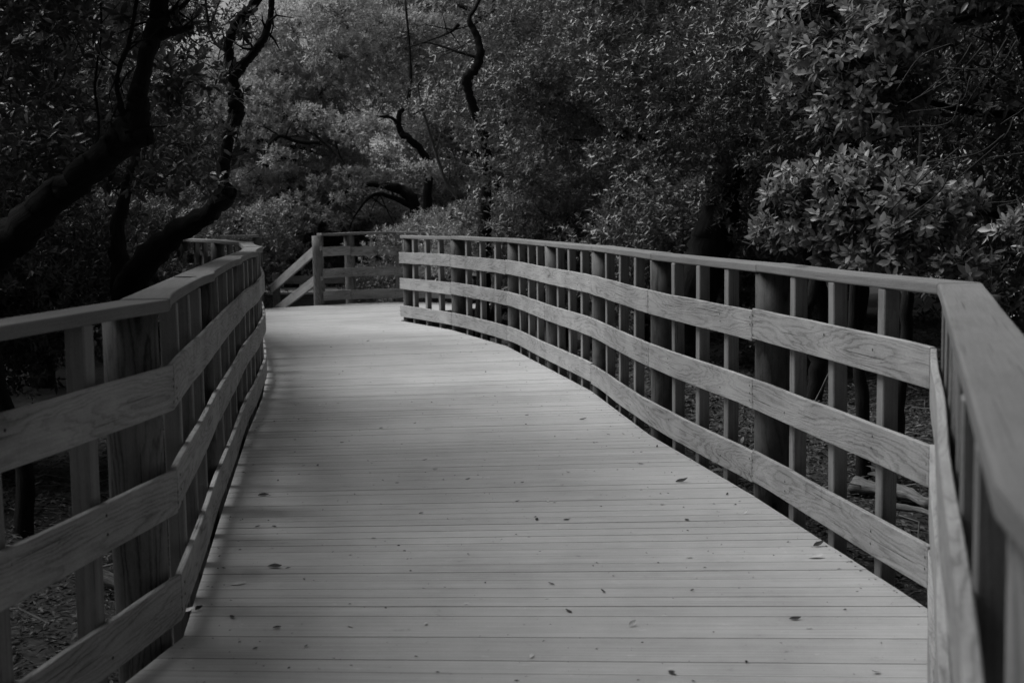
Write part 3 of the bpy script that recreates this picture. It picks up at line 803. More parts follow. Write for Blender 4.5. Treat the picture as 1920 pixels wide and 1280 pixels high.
shrubs = [
 (0, -2.1, 27.2, .4, 1.25, 'leaf', 'shrub under the shingled roof, behind the arching limb'),
 (1, -3.9, 26.6, 1.4, 1.2, 'leaf', 'shrub behind the steps, left of the arching limb'),
 (1, -0.6, 27.6, 3.4, 1.3, 'leaf', 'shrub right of the arching tree\'s trunk'),
 (0, -5.8, 24.8, 2.4, 1.2, 'leaf', 'shrub left of the steps behind the second boardwalk'),
 (0, -0.75, 18.9 + 1.6, .5, .95, 'leafpale', 'pale shrub whose leaves reach over the corner of the far railing'),
 (1, 0.75, 17.2, 1.5, 1.1, 'leafpale', 'bright leafy shrub pressed against the far end of the right railing'),
 (0, 2.2, 15.0, 2.5, 1.15, 'leaf', 'leafy shrub behind the fourth post bay of the right railing'),
 (1, -4.6, 21.6, .2, .9, 'leaf', 'low shrub beside the foot of the steps'),
 (0, -2.0, 21.4, 4.2, .55, 'leafshade', 'low dark shrub under the far railing'),
 (1, -3.9, 9.2, 5.2, 1.0, 'leafshade', 'dark shrub just behind the left railing under the forked trunk'),
 (0, -5.0, 5.0, .3, 1.25, 'leafshade', 'dark shrub added out of view past the left railing to shade the ground'),  # unseen, added to block sun from the litter at left
 (0, -6.2, 6.9, 1.2, 1.1, 'leafshade', 'dark shrub at the left edge behind the railing'),
 (1, -7.0, 11.5, 3.0, 1.2, 'leafshade', 'dark shrub under the leaning trunk'),
 (0, -5.5, 16.5, 3.6, 1.1, 'leaf', 'shrub behind the bend of the left railing'),
 (1, 7.3, 18.8, 3.6, 1.6, 'leafshade', 'dark understorey shrub at the back of the litter clearing on the right'),
 (0, 4.4, 20.5, 1.6, 1.6, 'leafshade', 'dark understorey shrub behind the bright ones, right of centre'),
 (1, 10.0, 17.0, .6, 1.6, 'leafshade', 'dark understorey shrub at the far right'),
 (0, -10.5, 17.5, .9, 1.3, 'leafshade', 'dark understorey shrub left of the sand clearing'),
]
for (k, x, yy, rz, sc, mt, lb) in shrubs:
    place_tree('leafy_shrub', SH[k], (x, yy, hgt(x, yy)), rz, sc, lb, 'shrub', 'shrubs beside the boardwalk', mt)

# ------------------------------------------------------------------ particular trees
def stem_tree(name, label, stems, mat='bark', clumps=None, seed=1, leaf='leafshade', L=.075, dens=130, cat='tree', wob=.10, k=9, ar=.34, ups=.45):
    """stems: list of (part name, [(point, radius)...])"""
    b = stems[0][1][0][0]; root = empty(name, (b[0], b[1], b[2])); rr = random.Random(seed)
    for nm, pr_ in stems:
        P = [Vector((*p, r)) for p, r in pr_]; c = crv(P, 6)
        for j, v in enumerate(c[1:-1], 1):
            k_ = min(.22 * v.w, .018); v.x += rr.uniform(-k_, k_); v.y += rr.uniform(-k_, k_); v.z += rr.uniform(-k_, k_)
        mb = MB()
        if nm != 'trunk' and nm != 'burl' and mat == 'bark' and len(c) > 10:
            for t in range(int(len(c) * .3)):
                v = c[rr.randrange(len(c) // 5, len(c))]; l = rr.uniform(.10, .30) * (1 if P[0].y < 12 else 2.4); d = Vector((rr.uniform(-1, 1), rr.uniform(-.6, .6), rr.uniform(-.7, .9))).normalized()
                d2 = (d + Vector((rr.uniform(-.7, .7), rr.uniform(-.5, .5), rr.uniform(-.7, .7)))).normalized(); w = min(v.w * .5, .012 * (1 if P[0].y < 12 else 1.6)); p0 = v.xyz
                tube(mb, [p0, p0 + d * l * .5, p0 + d * l * .5 + d2 * l * .5], [w, w * .6, w * .2], 5, 0, rr, cap=False)
                tube(mb, [p0 + d * l * .5, p0 + d * l * .5 + (d - d2 * .6) * l * .4], [w * .5, w * .15], 4, 0, rr, cap=False)
        tube(mb, [v.xyz for v in c], [max(v.w, .003) for v in c], 14 if pr_[0][1] > .05 else 7, wob, rr, vs=1)
        mb.build(nm, M[mat], root, smooth=True)
    if clumps:
        rng = np.random.default_rng(seed)
        P, A = clump_points([(c, r, (r / .55) ** 2) for c, r in clumps], rng, dens, ups)
        V, F = sprigs(P, A, rng, k, L, True, ar)
        link('crown', mesh_np('crown', V, F, M[leaf]), root)
        C0 = np.array([tuple(c) for c, r in clumps]); sel = rng.choice(len(P), min(len(P), 22 * len(clumps)), replace=False)
        near = [C0[int(np.argmin(((C0 - P[i]) ** 2).sum(1)))] for i in sel]
        link('twigs', twig_mesh('twigs', None, P[sel], near, rng, M['barkmid']), root, 'stuff')
    tag(root, label, cat)
    return root
def q(px, py, Y): return tuple(at(px, py, Y=Y))
def qr(px, py, Y, wpx): return (q(px, py, Y), wpx / 2 / FPX * Y)

# leaning trunk on the left
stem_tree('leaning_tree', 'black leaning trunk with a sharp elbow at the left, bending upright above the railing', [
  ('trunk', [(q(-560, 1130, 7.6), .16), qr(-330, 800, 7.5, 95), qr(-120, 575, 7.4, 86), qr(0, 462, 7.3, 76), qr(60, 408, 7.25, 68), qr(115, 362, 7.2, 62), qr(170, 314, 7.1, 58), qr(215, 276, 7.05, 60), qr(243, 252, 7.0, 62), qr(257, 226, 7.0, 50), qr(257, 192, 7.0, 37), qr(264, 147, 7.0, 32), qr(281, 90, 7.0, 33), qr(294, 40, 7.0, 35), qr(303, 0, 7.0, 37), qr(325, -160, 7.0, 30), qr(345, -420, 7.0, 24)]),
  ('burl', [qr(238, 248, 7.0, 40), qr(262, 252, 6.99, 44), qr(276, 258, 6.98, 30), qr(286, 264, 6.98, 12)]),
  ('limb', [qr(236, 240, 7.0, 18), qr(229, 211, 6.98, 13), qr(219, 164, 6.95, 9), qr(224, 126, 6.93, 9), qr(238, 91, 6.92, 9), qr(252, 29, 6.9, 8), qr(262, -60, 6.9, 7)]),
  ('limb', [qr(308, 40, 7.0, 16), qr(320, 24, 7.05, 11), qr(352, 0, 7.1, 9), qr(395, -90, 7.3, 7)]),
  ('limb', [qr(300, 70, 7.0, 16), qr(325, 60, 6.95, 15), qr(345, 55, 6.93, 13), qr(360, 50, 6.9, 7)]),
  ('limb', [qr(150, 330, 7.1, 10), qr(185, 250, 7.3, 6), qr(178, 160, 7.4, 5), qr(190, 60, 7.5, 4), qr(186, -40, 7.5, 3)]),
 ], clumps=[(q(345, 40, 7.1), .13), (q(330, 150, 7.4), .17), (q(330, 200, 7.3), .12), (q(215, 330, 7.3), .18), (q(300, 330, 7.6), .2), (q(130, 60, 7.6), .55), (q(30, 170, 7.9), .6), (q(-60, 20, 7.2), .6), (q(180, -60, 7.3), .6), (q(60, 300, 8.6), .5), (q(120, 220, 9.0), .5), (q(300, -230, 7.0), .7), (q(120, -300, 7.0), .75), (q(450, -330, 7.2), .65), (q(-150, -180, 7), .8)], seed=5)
# second trunk with the fork
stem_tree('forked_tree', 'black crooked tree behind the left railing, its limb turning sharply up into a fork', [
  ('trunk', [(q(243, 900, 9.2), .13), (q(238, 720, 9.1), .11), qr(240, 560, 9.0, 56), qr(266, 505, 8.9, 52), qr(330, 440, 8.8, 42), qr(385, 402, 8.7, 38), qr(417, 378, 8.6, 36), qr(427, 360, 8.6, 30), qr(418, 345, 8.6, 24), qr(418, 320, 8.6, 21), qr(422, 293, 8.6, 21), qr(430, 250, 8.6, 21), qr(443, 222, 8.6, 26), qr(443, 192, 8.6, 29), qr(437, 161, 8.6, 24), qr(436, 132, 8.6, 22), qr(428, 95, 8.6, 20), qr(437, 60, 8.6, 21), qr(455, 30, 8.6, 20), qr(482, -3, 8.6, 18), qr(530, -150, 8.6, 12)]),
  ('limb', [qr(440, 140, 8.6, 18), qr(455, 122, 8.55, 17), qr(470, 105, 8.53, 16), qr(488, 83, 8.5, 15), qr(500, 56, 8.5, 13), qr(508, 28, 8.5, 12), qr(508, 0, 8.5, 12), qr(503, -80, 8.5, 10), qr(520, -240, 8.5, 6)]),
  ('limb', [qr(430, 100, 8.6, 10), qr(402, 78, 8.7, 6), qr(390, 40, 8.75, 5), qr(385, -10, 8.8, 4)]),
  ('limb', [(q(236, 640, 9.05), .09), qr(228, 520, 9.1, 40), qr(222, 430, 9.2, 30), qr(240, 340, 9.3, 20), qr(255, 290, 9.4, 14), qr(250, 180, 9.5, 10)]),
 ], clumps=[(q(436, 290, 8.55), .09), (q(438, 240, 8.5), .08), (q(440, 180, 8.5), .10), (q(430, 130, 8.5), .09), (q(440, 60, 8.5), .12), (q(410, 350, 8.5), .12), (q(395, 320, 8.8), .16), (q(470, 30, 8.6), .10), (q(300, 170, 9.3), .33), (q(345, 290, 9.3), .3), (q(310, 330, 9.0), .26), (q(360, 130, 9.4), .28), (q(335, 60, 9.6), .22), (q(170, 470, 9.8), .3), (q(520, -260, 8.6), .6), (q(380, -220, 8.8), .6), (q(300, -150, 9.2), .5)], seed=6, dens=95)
# the sprays on the right
spr = []
for (px, py, Y, r) in ((1500, 40, 7.0, .26), (1570, 30, 6.8, .3), (1530, 130, 6.9, .24), (1500, 180, 7.0, .16), (1620, 110, 6.6, .28), (1690, 50, 6.4, .26), (1600, 200, 6.7, .22), (1660, 215, 6.5, .2), (1560, 235, 6.9, .15), (1690, 150, 6.4, .2), (1640, 170, 6.6, .2), (1560, 90, 6.8, .22),
                       (1470, 365, 6.6, .15), (1510, 345, 6.5, .18), (1560, 350, 6.4, .22), (1610, 335, 6.3, .22), (1650, 350, 6.2, .22), (1700, 375, 6.0, .22), (1590, 400, 6.3, .22), (1640, 420, 6.2, .2), (1530, 400, 6.5, .17), (1500, 430, 6.6, .13), (1740, 430, 5.9, .18), (1690, 460, 6.0, .16), (1560, 450, 6.4, .14), (1905, 420, 5.3, .10), (1440, 430, 6.9, .11), (1470, 455, 6.8, .10), (1620, 475, 6.2, .15), (1560, 490, 6.4, .11), (1700, 505, 6.0, .14), (1800, 500, 5.8, .15), (1780, 380, 6.1, .17)):
    spr.append((q(px, py, Y), r))
stem_tree('spraying_tree', 'tree with pale large-leaved sprays hanging over the near corner of the right railing', [
  ('trunk', [(q(2060, 900, 6.8), .09), qr(2030, 620, 6.7, 52), qr(1990, 400, 6.6, 46), qr(1960, 200, 6.6, 38), qr(1900, 0, 6.6, 30), qr(1850, -200, 6.6, 20)]),
  ('limb', [qr(1985, 430, 6.6, 20), qr(1850, 400, 6.4, 13), qr(1700, 390, 6.2, 8), qr(1560, 370, 6.4, 5), qr(1470, 375, 6.6, 3)]),
  ('limb', [qr(1960, 200, 6.6, 22), qr(1850, 215, 6.6, 13), qr(1700, 180, 6.5, 9), qr(1560, 150, 6.9, 5), qr(1480, 70, 7, 3)]),
  ('limb', [qr(1900, 10, 6.6, 20), qr(1780, 40, 6.5, 12), qr(1620, 40, 6.8, 6), qr(1490, 50, 7, 3)]),
 ], clumps=spr, seed=9, leaf='leafpale', L=.058, dens=330, ar=.40, k=10)
# thin dark tangle at the far right
rr = random.Random(77); mbn = []
for i in range(15):
    x0, y0 = rr.uniform(1780, 2000), rr.uniform(60, 320); mbn.append(('branch', [qr(x0, y0, 5.6, 3.5), qr(x0 - rr.uniform(20, 60), y0 + rr.uniform(20, 60), 5.6, 2.5), qr(x0 - rr.uniform(70, 150), y0 + rr.uniform(50, 130), 5.7, 1.5)]))
stem_tree('bare_shrub', 'tangle of thin bare twigs hanging in the dark at the right edge', [('trunk', [(q(2100, 800, 6.0), .04), qr(2060, 450, 5.9, 22), qr(2010, 200, 5.7, 14), qr(1960, 50, 5.6, 6)])] + mbn, mat='barkdim', cat='shrub')

stem_tree('shadowed_tree', 'tree with shade-darkened leaves closing the top right corner of the picture behind the twigs', [
  ('trunk', [(q(2150, 900, 6.6), .08), qr(2080, 500, 6.5, 40), qr(2020, 200, 6.4, 28), qr(1980, -50, 6.4, 18)]),
 ], clumps=[(q(1850, 60, 6.6), .34), (q(1900, 200, 6.4), .33), (q(1830, 260, 6.9), .3), (q(1880, 380, 6.6), .3), (q(1800, 520, 6.9), .3), (q(1900, 560, 6.4), .3), (q(1800, 140, 7.1), .28), (q(1860, -80, 6.3), .5), (q(1700, -160, 6.5), .5), (q(2000, -150, 5.8), .6), (q(1560, -170, 6.9), .45)], seed=19, leaf='leafdeepshade', L=.06, dens=170)
# middle: the S shaped limb and its tree, the arching tree behind the far railing
stem_tree('crooked_tree', 'slender tree with an S-shaped black limb hanging clear of the leaves above the middle', [
  ('trunk', [(q(905, 640, 16.5), .10), qr(908, 480, 16.4, 26), qr(912, 330, 16.3, 22), qr(905, 250, 16.2, 20), qr(884, 190, 16.1, 15), qr(876, 150, 16.0, 18), qr(893, 125, 16, 16), qr(900, 90, 16, 14), qr(890, 60, 16, 12), qr(880, 35, 16, 9), qr(900, -10, 16, 6), qr(890, -120, 16, 4)]),
  ('limb', [qr(894, 108, 16, 6), qr(860, 98, 16, 5), qr(820, 84, 16.1, 3.5), qr(790, 80, 16.1, 2)]),
  ('limb', [qr(860, 45, 16, 10), qr(845, 60, 16, 5), qr(800, 78, 16, 3), qr(760, 90, 16, 1.5)]),
 ], clumps=[(q(960, 60, 16.6), .5), (q(1010, 160, 16.8), .55), (q(930, 290, 16.6), .5), (q(1000, 330, 16.3), .5), (q(900, -60, 16.3), .5), (q(900, 250, 15.6), .34), (q(925, 330, 15.5), .38), (q(890, 400, 15.6), .33), (q(950, 430, 15.4), .3)], seed=12, leaf='leaf', L=.07, dens=110)
stem_tree('arching_tree', 'dark tree behind the far railing whose heavy limb arches down to the left', [
  ('trunk', [(q(783, 560, 23.0), .14), qr(783, 470, 23, 22), qr(781, 420, 23, 20), qr(778, 385, 23, 20), qr(760, 362, 23, 20), qr(735, 350, 23, 17), qr(700, 345, 23, 12), qr(660, 352, 23, 9), qr(625, 375, 23, 7), qr(590, 400, 23, 5)]),
  ('trunk', [(q(806, 560, 23.4), .12), qr(806, 470, 23.4, 17), qr(802, 380, 23.4, 16), qr(800, 300, 23.4, 14), qr(770, 262, 23.2, 14), qr(752, 250, 23.2, 12), qr(748, 215, 23.2, 9), qr(765, 190, 23.2, 7), qr(770, 120, 23.2, 5), qr(760, 0, 23.2, 4)]),
  ('limb', [qr(770, 385, 23, 12), qr(735, 370, 22.9, 9), qr(700, 365, 22.8, 7), qr(668, 400, 22.8, 4), qr(655, 430, 22.8, 2)]),
  ('limb', [qr(752, 250, 23.2, 8), qr(735, 222, 23.1, 6), qr(700, 218, 23, 4), qr(670, 205, 23, 3)]),
  ('limb', [qr(600, 268, 23.4, 7), qr(560, 266, 23.4, 7), qr(525, 256, 23.4, 7), qr(500, 280, 23.4, 6), qr(488, 310, 23.4, 4)]),
  ('limb', [qr(660, 352, 23, 8), qr(640, 300, 23.2, 6), qr(610, 268, 23.4, 6), qr(560, 235, 23.5, 4), qr(530, 210, 23.6, 3)]),
 ], clumps=[(q(630, 375, 22.3), .2), (q(672, 352, 22.3), .17), (q(720, 335, 22.4), .2), (q(600, 400, 22.5), .25), (q(700, 240, 22.6), .3), (q(660, 330, 22.6), .33), (q(600, 345, 22.8), .3), (q(560, 380, 22.6), .35), (q(500, 400, 22.8), .4), (q(520, 300, 22.8), .35), (q(590, 220, 22.8), .4), (q(690, 400, 23.4), .28), (q(640, 420, 23.4), .3), (q(505, 250, 23.8), .55), (q(480, 340, 24), .5), (q(560, 250, 24.2), .6), (q(600, 330, 23.9), .45), (q(650, 400, 24.6), .4), (q(560, 400, 24.2), .45), (q(720, 180, 23.6), .5), (q(640, 110, 23.8), .7), (q(480, 60, 24.6), .7), (q(560, 60, 24.6), .8), (q(760, 60, 24), .6), (q(700, 330, 23.6), .28), (q(740, 400, 24.6), .4), (q(560, 350, 24.4), .75), (q(640, 300, 24.6), .6), (q(520, 430, 25), .6), (q(690, 110, 24.2), .9), (q(600, 180, 24.5), .9), (q(520, 140, 24.4), .8), (q(700, 410, 25.2), .5), (q(850, 180, 22.4), .35), (q(720, 300, 22.4), .35), (q(800, 320, 22.2), .3), (q(660, 245, 22.6), .5), (q(860, 330, 24.6), .6), (q(640, 30, 24), .9), (q(800, 60, 24.2), .7)], seed=13, leaf='leafbright', L=.075, dens=150)
stem_tree('bare_sapling', 'thin bare sapling with twiggy forks in front of the shingled roof', [
  ('trunk', [(q(868, 520, 17.8), .03), qr(862, 440, 17.8, 9), qr(845, 405, 17.8, 8), qr(858, 375, 17.8, 7), qr(835, 340, 17.8, 7), qr(815, 280, 17.8, 6), qr(795, 215, 17.8, 5), qr(784, 165, 17.8, 4), qr(790, 150, 17.8, 3), qr(808, 125, 17.8, 2)]),
  ('branch', [qr(795, 215, 17.8, 3), qr(800, 190, 17.8, 2.5), qr(812, 160, 17.8, 1.5)]),
  ('branch', [qr(818, 285, 17.8, 3), qr(822, 265, 17.8, 2.5), qr(830, 240, 17.8, 1.5)]),
  ('branch', [qr(784, 165, 17.8, 3), qr(778, 158, 17.8, 2.5), qr(770, 168, 17.8, 1.2)]),
  ('branch', [qr(840, 345, 17.8, 3), qr(843, 320, 17.8, 2.5), qr(842, 300, 17.8, 1.5)]),
 ], mat='barkmid', seed=14, wob=.05)
stem_tree('leaning_stump_tree', 'broad black trunk leaning right of centre under the dark leaves, beyond the right railing', [
  ('trunk', [(q(1270, 680, 13.2), .26), (q(1295, 570, 13.2), .24), qr(1325, 480, 13.2, 74), qr(1345, 410, 13.2, 68), qr(1362, 350, 13.2, 58), qr(1385, 260, 13.4, 40), qr(1440, 140, 13.6, 26), qr(1480, 0, 13.8, 18)]),
 ], clumps=[(q(1290, 80, 13.4), .5), (q(1200, 190, 13.3), .42), (q(1420, 60, 13.6), .5), (q(1130, 80, 13.6), .5), (q(1150, 300, 13.6), .42), (q(1240, 300, 12.9), .36), (q(1340, 290, 12.7), .30), (q(1420, 270, 12.9), .33), (q(1380, 160, 12.8), .4), (q(1270, 190, 12.8), .36), (q(1440, 360, 13.4), .3)], seed=15, leaf='leafshade', L=.066, dens=150)
for (px, base_y, w, top, lb, bend) in ((1618, 905, 24, (1600, 560), 'thin dark trunk between the two near balusters of the right railing', 0), (1515, 760, 30, (1530, 520), 'thin dark bent trunk beside the large near post of the right railing', 18),
                                  (1690, 870, 26, (1700, 560), 'short dark stem low beside the right corner of the railing', -6), (35, 1010, 34, (-30, 560), 'dark trunk behind the near left railing at the edge', 8), (1205, 640, 18, (1215, 420), 'thin trunk behind the middle of the right railing', 5)):
    g = at(px, base_y, Z=GROUND); Y = g.y
    stem_tree('thin_tree', lb, [('trunk', [(tuple(g - Vector((0, 0, .2))), w / 2.0 / FPX * Y * 1.3), qr(px + bend, (base_y * 2 + top[1]) / 3, Y, w), qr((px + top[0]) / 2 - bend, (base_y + 2 * top[1]) / 3, Y, w * .9), qr(top[0], top[1], Y, w * .8), qr(top[0] + (30 if px > 100 else -90), top[1] - 300, Y, w * .6), qr(top[0] + (10 if px > 100 else -160), top[1] - 560, Y, w * .4)])], seed=int(px))

# ------------------------------------------------------------------ house behind the trees
ho = tag(empty('house', (-2.6, 33, GROUND)), 'low house behind the trees with its pale shingled roof showing through a gap', 'house')
mb = MB(); box(mb, (-2.4, 36.5, GROUND + 1.5), (3.6, 3.0, 1.5)); mb.build('wall', M['wall'], ho)
for (x, w) in ((-4.2, .5), (-1.0, .5)):
    mb = MB(); box(mb, (x, 33.47, 1.3), (w, .03, .55)); mb.build('window', M['nail'], ho)
rf = MB(); ang = math.atan2(2.6, 4.2)
z0r, y0r = 2.4, 32.6
for i in range(56):
    s = i / 56; yy, zz = y0r + 4.2 * s, z0r + 2.6 * s
    for j in range(33):
        x = -6.4 + j * .24 + (i % 2) * .12
        box(rf, (x + .12, yy + .035, zz + .03 + R.uniform(0, .008)), (.114, .05, .008), (1, 0, 0), (0, math.cos(ang) + .0, math.sin(ang) - .12))
rf.build('roof_shingles', M['shingle'], ho, kind='stuff')
mb = MB(); mb.add([(-6.5, y0r, z0r), (1.7, y0r, z0r), (1.7, y0r + 4.2, z0r + 2.6), (-6.5, y0r + 4.2, z0r + 2.6), (-6.5, y0r + 8.4, z0r), (1.7, y0r + 8.4, z0r)], [(0, 1, 2, 3), (3, 2, 5, 4), (0, 3, 4), (1, 5, 2)]); mb.build('roof', M['joist'], ho)

# ------------------------------------------------------------------ litter, sticks, log
rng = np.random.default_rng(3)
def litter(x0, x1, y0, y1, n, L):
    P = np.column_stack([rng.uniform(x0, x1, n), rng.uniform(y0, y1, n), np.zeros(n)])
    P[:, 2] = GROUND + .05 * np.sin(P[:, 0] * 1.3 + .4) * np.cos(P[:, 1] * .9) + .03 * np.sin(P[:, 0] * 3.1 + P[:, 1] * 2.3) + rng.uniform(0.0, .035, n)
    th = rng.uniform(0, 2 * np.pi, n); d = np.column_stack([np.cos(th), np.sin(th), rng.normal(scale=.25, size=n)])
    nr = np.column_stack([rng.normal(scale=.45, size=n), rng.normal(scale=.45, size=n), np.ones(n)])
    LL = L * rng.uniform(.5, 1.3, n)
    return leaves(P, d, nr, LL, LL * rng.uniform(.12, .45, n))
parts = [litter(1.0, 5.5, 3.5, 12, 70000, .042), litter(1.0, 5.5, 3.5, 12, 6000, .075), litter(2, 9, 12, 20, 34000, .06), litter(-4.5, -1.2, 3, 12, 42000, .042), litter(-5, 0, 20, 24, 6000, .08), litter(-.5, 2, 10, 17, 9000, .07)]
Vs, Fs, b = [], [], 0
for V, F in parts:
    Vs.append(V); Fs.append(F + b); b += len(V)
tag(link('leaf_litter', mesh_np('leaf_litter', np.concatenate(Vs), np.concatenate(Fs), M['litter'])), kind='stuff')
mb = MB()
for i in range(420):
    if R.random() < .65: x, yy = R.uniform(1.5, 5), R.uniform(4.5, 13)
    else: x, yy = R.uniform(-4.2, -1.7), R.uniform(4, 11)
    a = R.uniform(0, math.pi * 2); l = R.uniform(.12, .5); z = hgt(x, yy) + R.uniform(.01, .05)
    tube(mb, [(x, yy, z), (x + math.cos(a) * l * .5, yy + math.sin(a) * l * .5, z + R.uniform(0, .05)), (x + math.cos(a + .3) * l, yy + math.sin(a + .3) * l, z + R.uniform(-.01, .05))], [.006, .005, .003], 4)
tag(mb.build('twig_litter', M['log']), kind='stuff')
def log(name, pts, r, label, mat='log'):
    mb = MB(); c = crv(pts, 5); tube(mb, c, [r * (1 - .25 * i / len(c)) for i in range(len(c))], 12, .3); o = mb.build(name, M[mat], None, smooth=True); tag(o, label, name.replace('_', ' ')); return o
g = lambda px, py: at(px, py, Z=GROUND + .05)
log('fallen_log', [g(1600, 908), g(1660, 918), g(1700, 925), g(1748, 948)], .045, 'short pale rotting log on the litter between the last balusters by the right corner')
log('fallen_stick', [g(1660, 948), g(1720, 955), g(1752, 965)], .018, 'bare pale stick lying just in front of the rotting log')
log('fallen_branch', [at(150, 1068, Z=GROUND + .12), at(200, 1085, Z=GROUND + .08), at(240, 1102, Z=GROUND + .05)], .03, 'pale branch on the ground seen through the near left railing')
log('dead_stick', [at(1560, 690, Z=.15), at(1535, 740, Z=-.1), at(1505, 800, Z=GROUND)], .010, 'thin dead stick leaning up behind the near right balusters')
# small plants in the litter
for (px, py, s, lb) in ((1665, 800, .22, 'small big-leaved seedling beside the last baluster of the right railing'), (1460, 800, .16, 'seedling in the litter right of the large near post'), (1375, 800, .2, 'seedling in the litter left of the large near post')):
    gp = at(px, py + 110, Z=GROUND); rg = np.random.default_rng(int(px)); root = empty('seedling', gp)
    P = np.array([gp + Vector((R.uniform(-.12, .12), R.uniform(-.1, .1), s * R.uniform(.6, 1.5))) for _ in range(9)])
    V, F = sprigs(P, np.tile([0, 0, 1.0], (9, 1)) + rg.normal(scale=.3, size=(9, 3)), rg, 7, .085, True, .4)
    link('foliage', mesh_np('foliage', V, F, M['leaf']), root)
    mb = MB()
    for p in P: tube(mb, [gp, gp.lerp(Vector(p), .5) + Vector((.02, 0, 0)), Vector(p)], [.006, .005, .003], 5)
    mb.build('stem', M['barkmid'], root); tag(root, lb, 'plant')

# ------------------------------------------------------------------ leaves lying on the deck
def fallen(px, py, L, dark=True, curl=.5, rot=0.0, label=None):
    p = at(px, py, Z=0.0); mb = MB(); n = 7
    W = L * R.uniform(.28, .5); V = []; sk = R.uniform(-.1, 1); asy = R.uniform(-.4, .4)
    for i in range(n):
        t = i / (n - 1); w = W * .5 * math.sin(math.pi * (t * .92 + .05)) ** .8
        x = (t - .5) * L; z = .002 + curl * L * max(0, 2 * (t - .5) + asy) ** 2 * .4
        V += [(x, -w, z + w * curl * 1.3 * sk), (x, 0, z), (x, w, z + w * curl * 1.6)]
    F = []
    for i in range(n - 1):
        a = i * 3; F += [(a, a + 3, a + 4, a + 1), (a + 1, a + 4, a + 5, a + 2)]
    mb.add(V, F)
    me = mb.mesh('fallen_leaf', M['deadleaf' if dark else 'paleleaf'], True)
    o = bpy.data.objects.new('fallen_leaf', me); C.objects.link(o); o.location = (p.x, p.y, 0.0015); o.rotation_euler = (0, 0, rot)
    side = 'left' if px < 340 + (1280 - py) * .22 + 0.2 * (py - 300) else ('right' if px > 560 + py * .62 else 'middle')
    reg = ('near' if py > 1000 else 'half-way' if py > 760 else 'far') + ' ' + side
    where = {'near left': 'in the near left of the deck', 'near right': 'in the near right of the deck', 'near middle': 'in the near middle of the deck', 'half-way left': 'half-way along by the left railing', 'half-way right': 'half-way along by the right railing',
             'half-way middle': 'half-way along the middle of the deck', 'far left': 'far along by the left railing', 'far right': 'far along by the right railing', 'far middle': 'far along the middle of the deck'}[reg]
    tag(o, label or ('small dark dead leaf ' + where if dark else 'small pale dry leaf ' + where))
    tag(o, None, 'leaf', 'fallen leaves scattered on the deck')
    return o
SP = [(447, 1095, .085, 0, .15, .35, 'pale flat leaf on the planks near the lower left post'), (352, 1147, .08, 0, .5, .2, 'pale curled leaf against the foot of the left railing'), (373, 1143, .05, 1, .9, 1.0, 'dark curled leaf beside the pale one at the foot of the left railing'),
      (1529, 1046, .085, 0, .3, .1, 'pale cupped leaf at the lower right beside the railing boards'), (1535, 1024, .07, 1, .9, .3, 'dark arched leaf just above the pale cupped one at the lower right'), (1491, 1161, .06, 1, .5, .1, 'brown leaf on the wide plank gap at the lower right'),
      (1517, 1178, .035, 0, .3, .2, 'tiny pale round leaf near the lower right planks'), (1186, 1173, .05, 0, .9, .8, 'crumpled pale leaf low in the middle right'),
      (1278, 904, .09, 1, .8, .1, 'long crumpled leaf near the right railing'), (1397, 946 + 17, .04, 0, .8, .5, 'small pale leaf near the large right post foot'), (1093, 787, .07, 1, .5, .1, 'dark oval leaf in the middle of the deck towards the right railing'),
      (383, 1041, .06, 1, 1.0, .7, 'dark curled leaf touching the left railing foot'), (494, 929, .08, 1, .5, .1, 'large dark leaf near the left side of the deck'), (515, 1064, .09, 1, .6, -.3, 'long thin dark leaf left of centre in front')]
for a in SP: fallen(a[0], a[1], a[2] * .66, bool(a[3]), a[4], a[5], a[6])
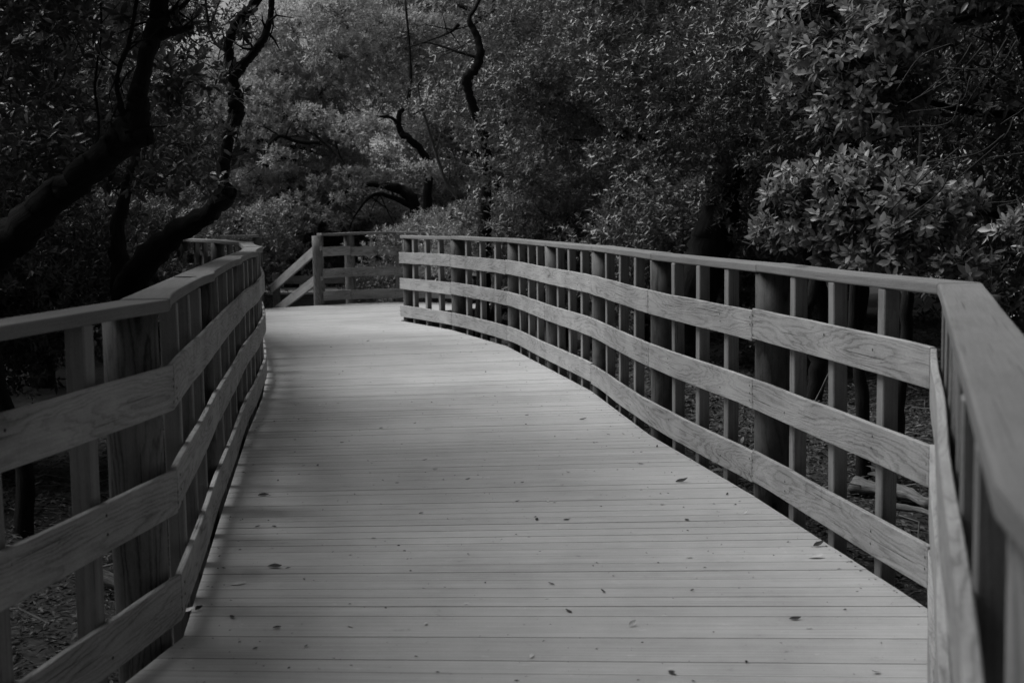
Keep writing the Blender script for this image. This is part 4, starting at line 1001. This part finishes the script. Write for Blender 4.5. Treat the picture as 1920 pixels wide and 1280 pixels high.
for (px, py) in [(511, 884), (521, 902), (568, 874), (597, 873), (541, 1066), (482, 988), (516, 988), (479, 1216), (574, 1212), (437, 1157), (655, 1174), (552, 697), (698, 682), (620, 651), (740, 665), (744, 736), (774, 741), (716, 803), (777, 794), (555, 825), (796, 863),
                 (815, 880), (877, 899), (746, 906), (986, 800), (987, 779), (979, 905), (970, 941), (1006, 975), (1063, 975), (1028, 940), (791, 963), (1032, 1095), (1131, 1110), (1297, 1108), (1292, 1046), (1065, 1146), (1240, 946), (1286, 975), (1363, 927), (1170, 814), (1141, 815), (1118, 830), (1230, 838),
                 (995, 1231), (866, 634), (845, 630), (884, 637), (905, 647), (913, 646), (932, 642), (1005, 678), (988, 686), (972, 685), (838, 664), (812, 722), (600, 760), (640, 830), (700, 1010), (880, 1040), (690, 640), (760, 612), (640, 610), (1065, 886), (1200, 870), (798, 1170), (1640, 1262), (1261, 1262), (520, 1178), (925, 760)]:
    fallen(px + R.uniform(-2, 2), py, R.uniform(.016, .036), R.random() < .75, R.uniform(.1, .55), R.uniform(-3, 3))
# crumbs of bark and leaf on the planks, thicker along the rails
rg = np.random.default_rng(8); P = []
while len(P) < 2200:
    yy = 3.3 + 13 * rg.random() ** 1.3; xl, xr = [np.interp(yy, [p[1] for p in S_], [p[0] for p in S_]) for S_ in (LS, RS[4:])]
    f = rg.random(); f = f if rg.random() < .45 else (f ** 4 if rg.random() < .35 else 1 - f ** 4 * .9)
    P.append((xl + .04 + (xr - xl - .06) * f, yy, .0018))
P = np.array(P); th = rg.uniform(0, 6.3, len(P)); LL = .004 + .014 * rg.random(len(P)) ** 3
V, F = leaves(P, np.column_stack([np.cos(th), np.sin(th), rg.normal(scale=.15, size=len(P))]), np.column_stack([rg.normal(scale=.3, size=len(P)), rg.normal(scale=.3, size=len(P)), np.ones(len(P))]), LL, LL * rg.uniform(.2, .7, len(P)))
tag(link('deck_debris', mesh_np('deck_debris', V, F, M['litter'])), kind='stuff')
print('planks', pl_n, 'objects', len(bpy.data.objects), 'tris', sum(len(m.loops) - 2 * len(m.polygons) for m in bpy.data.meshes))
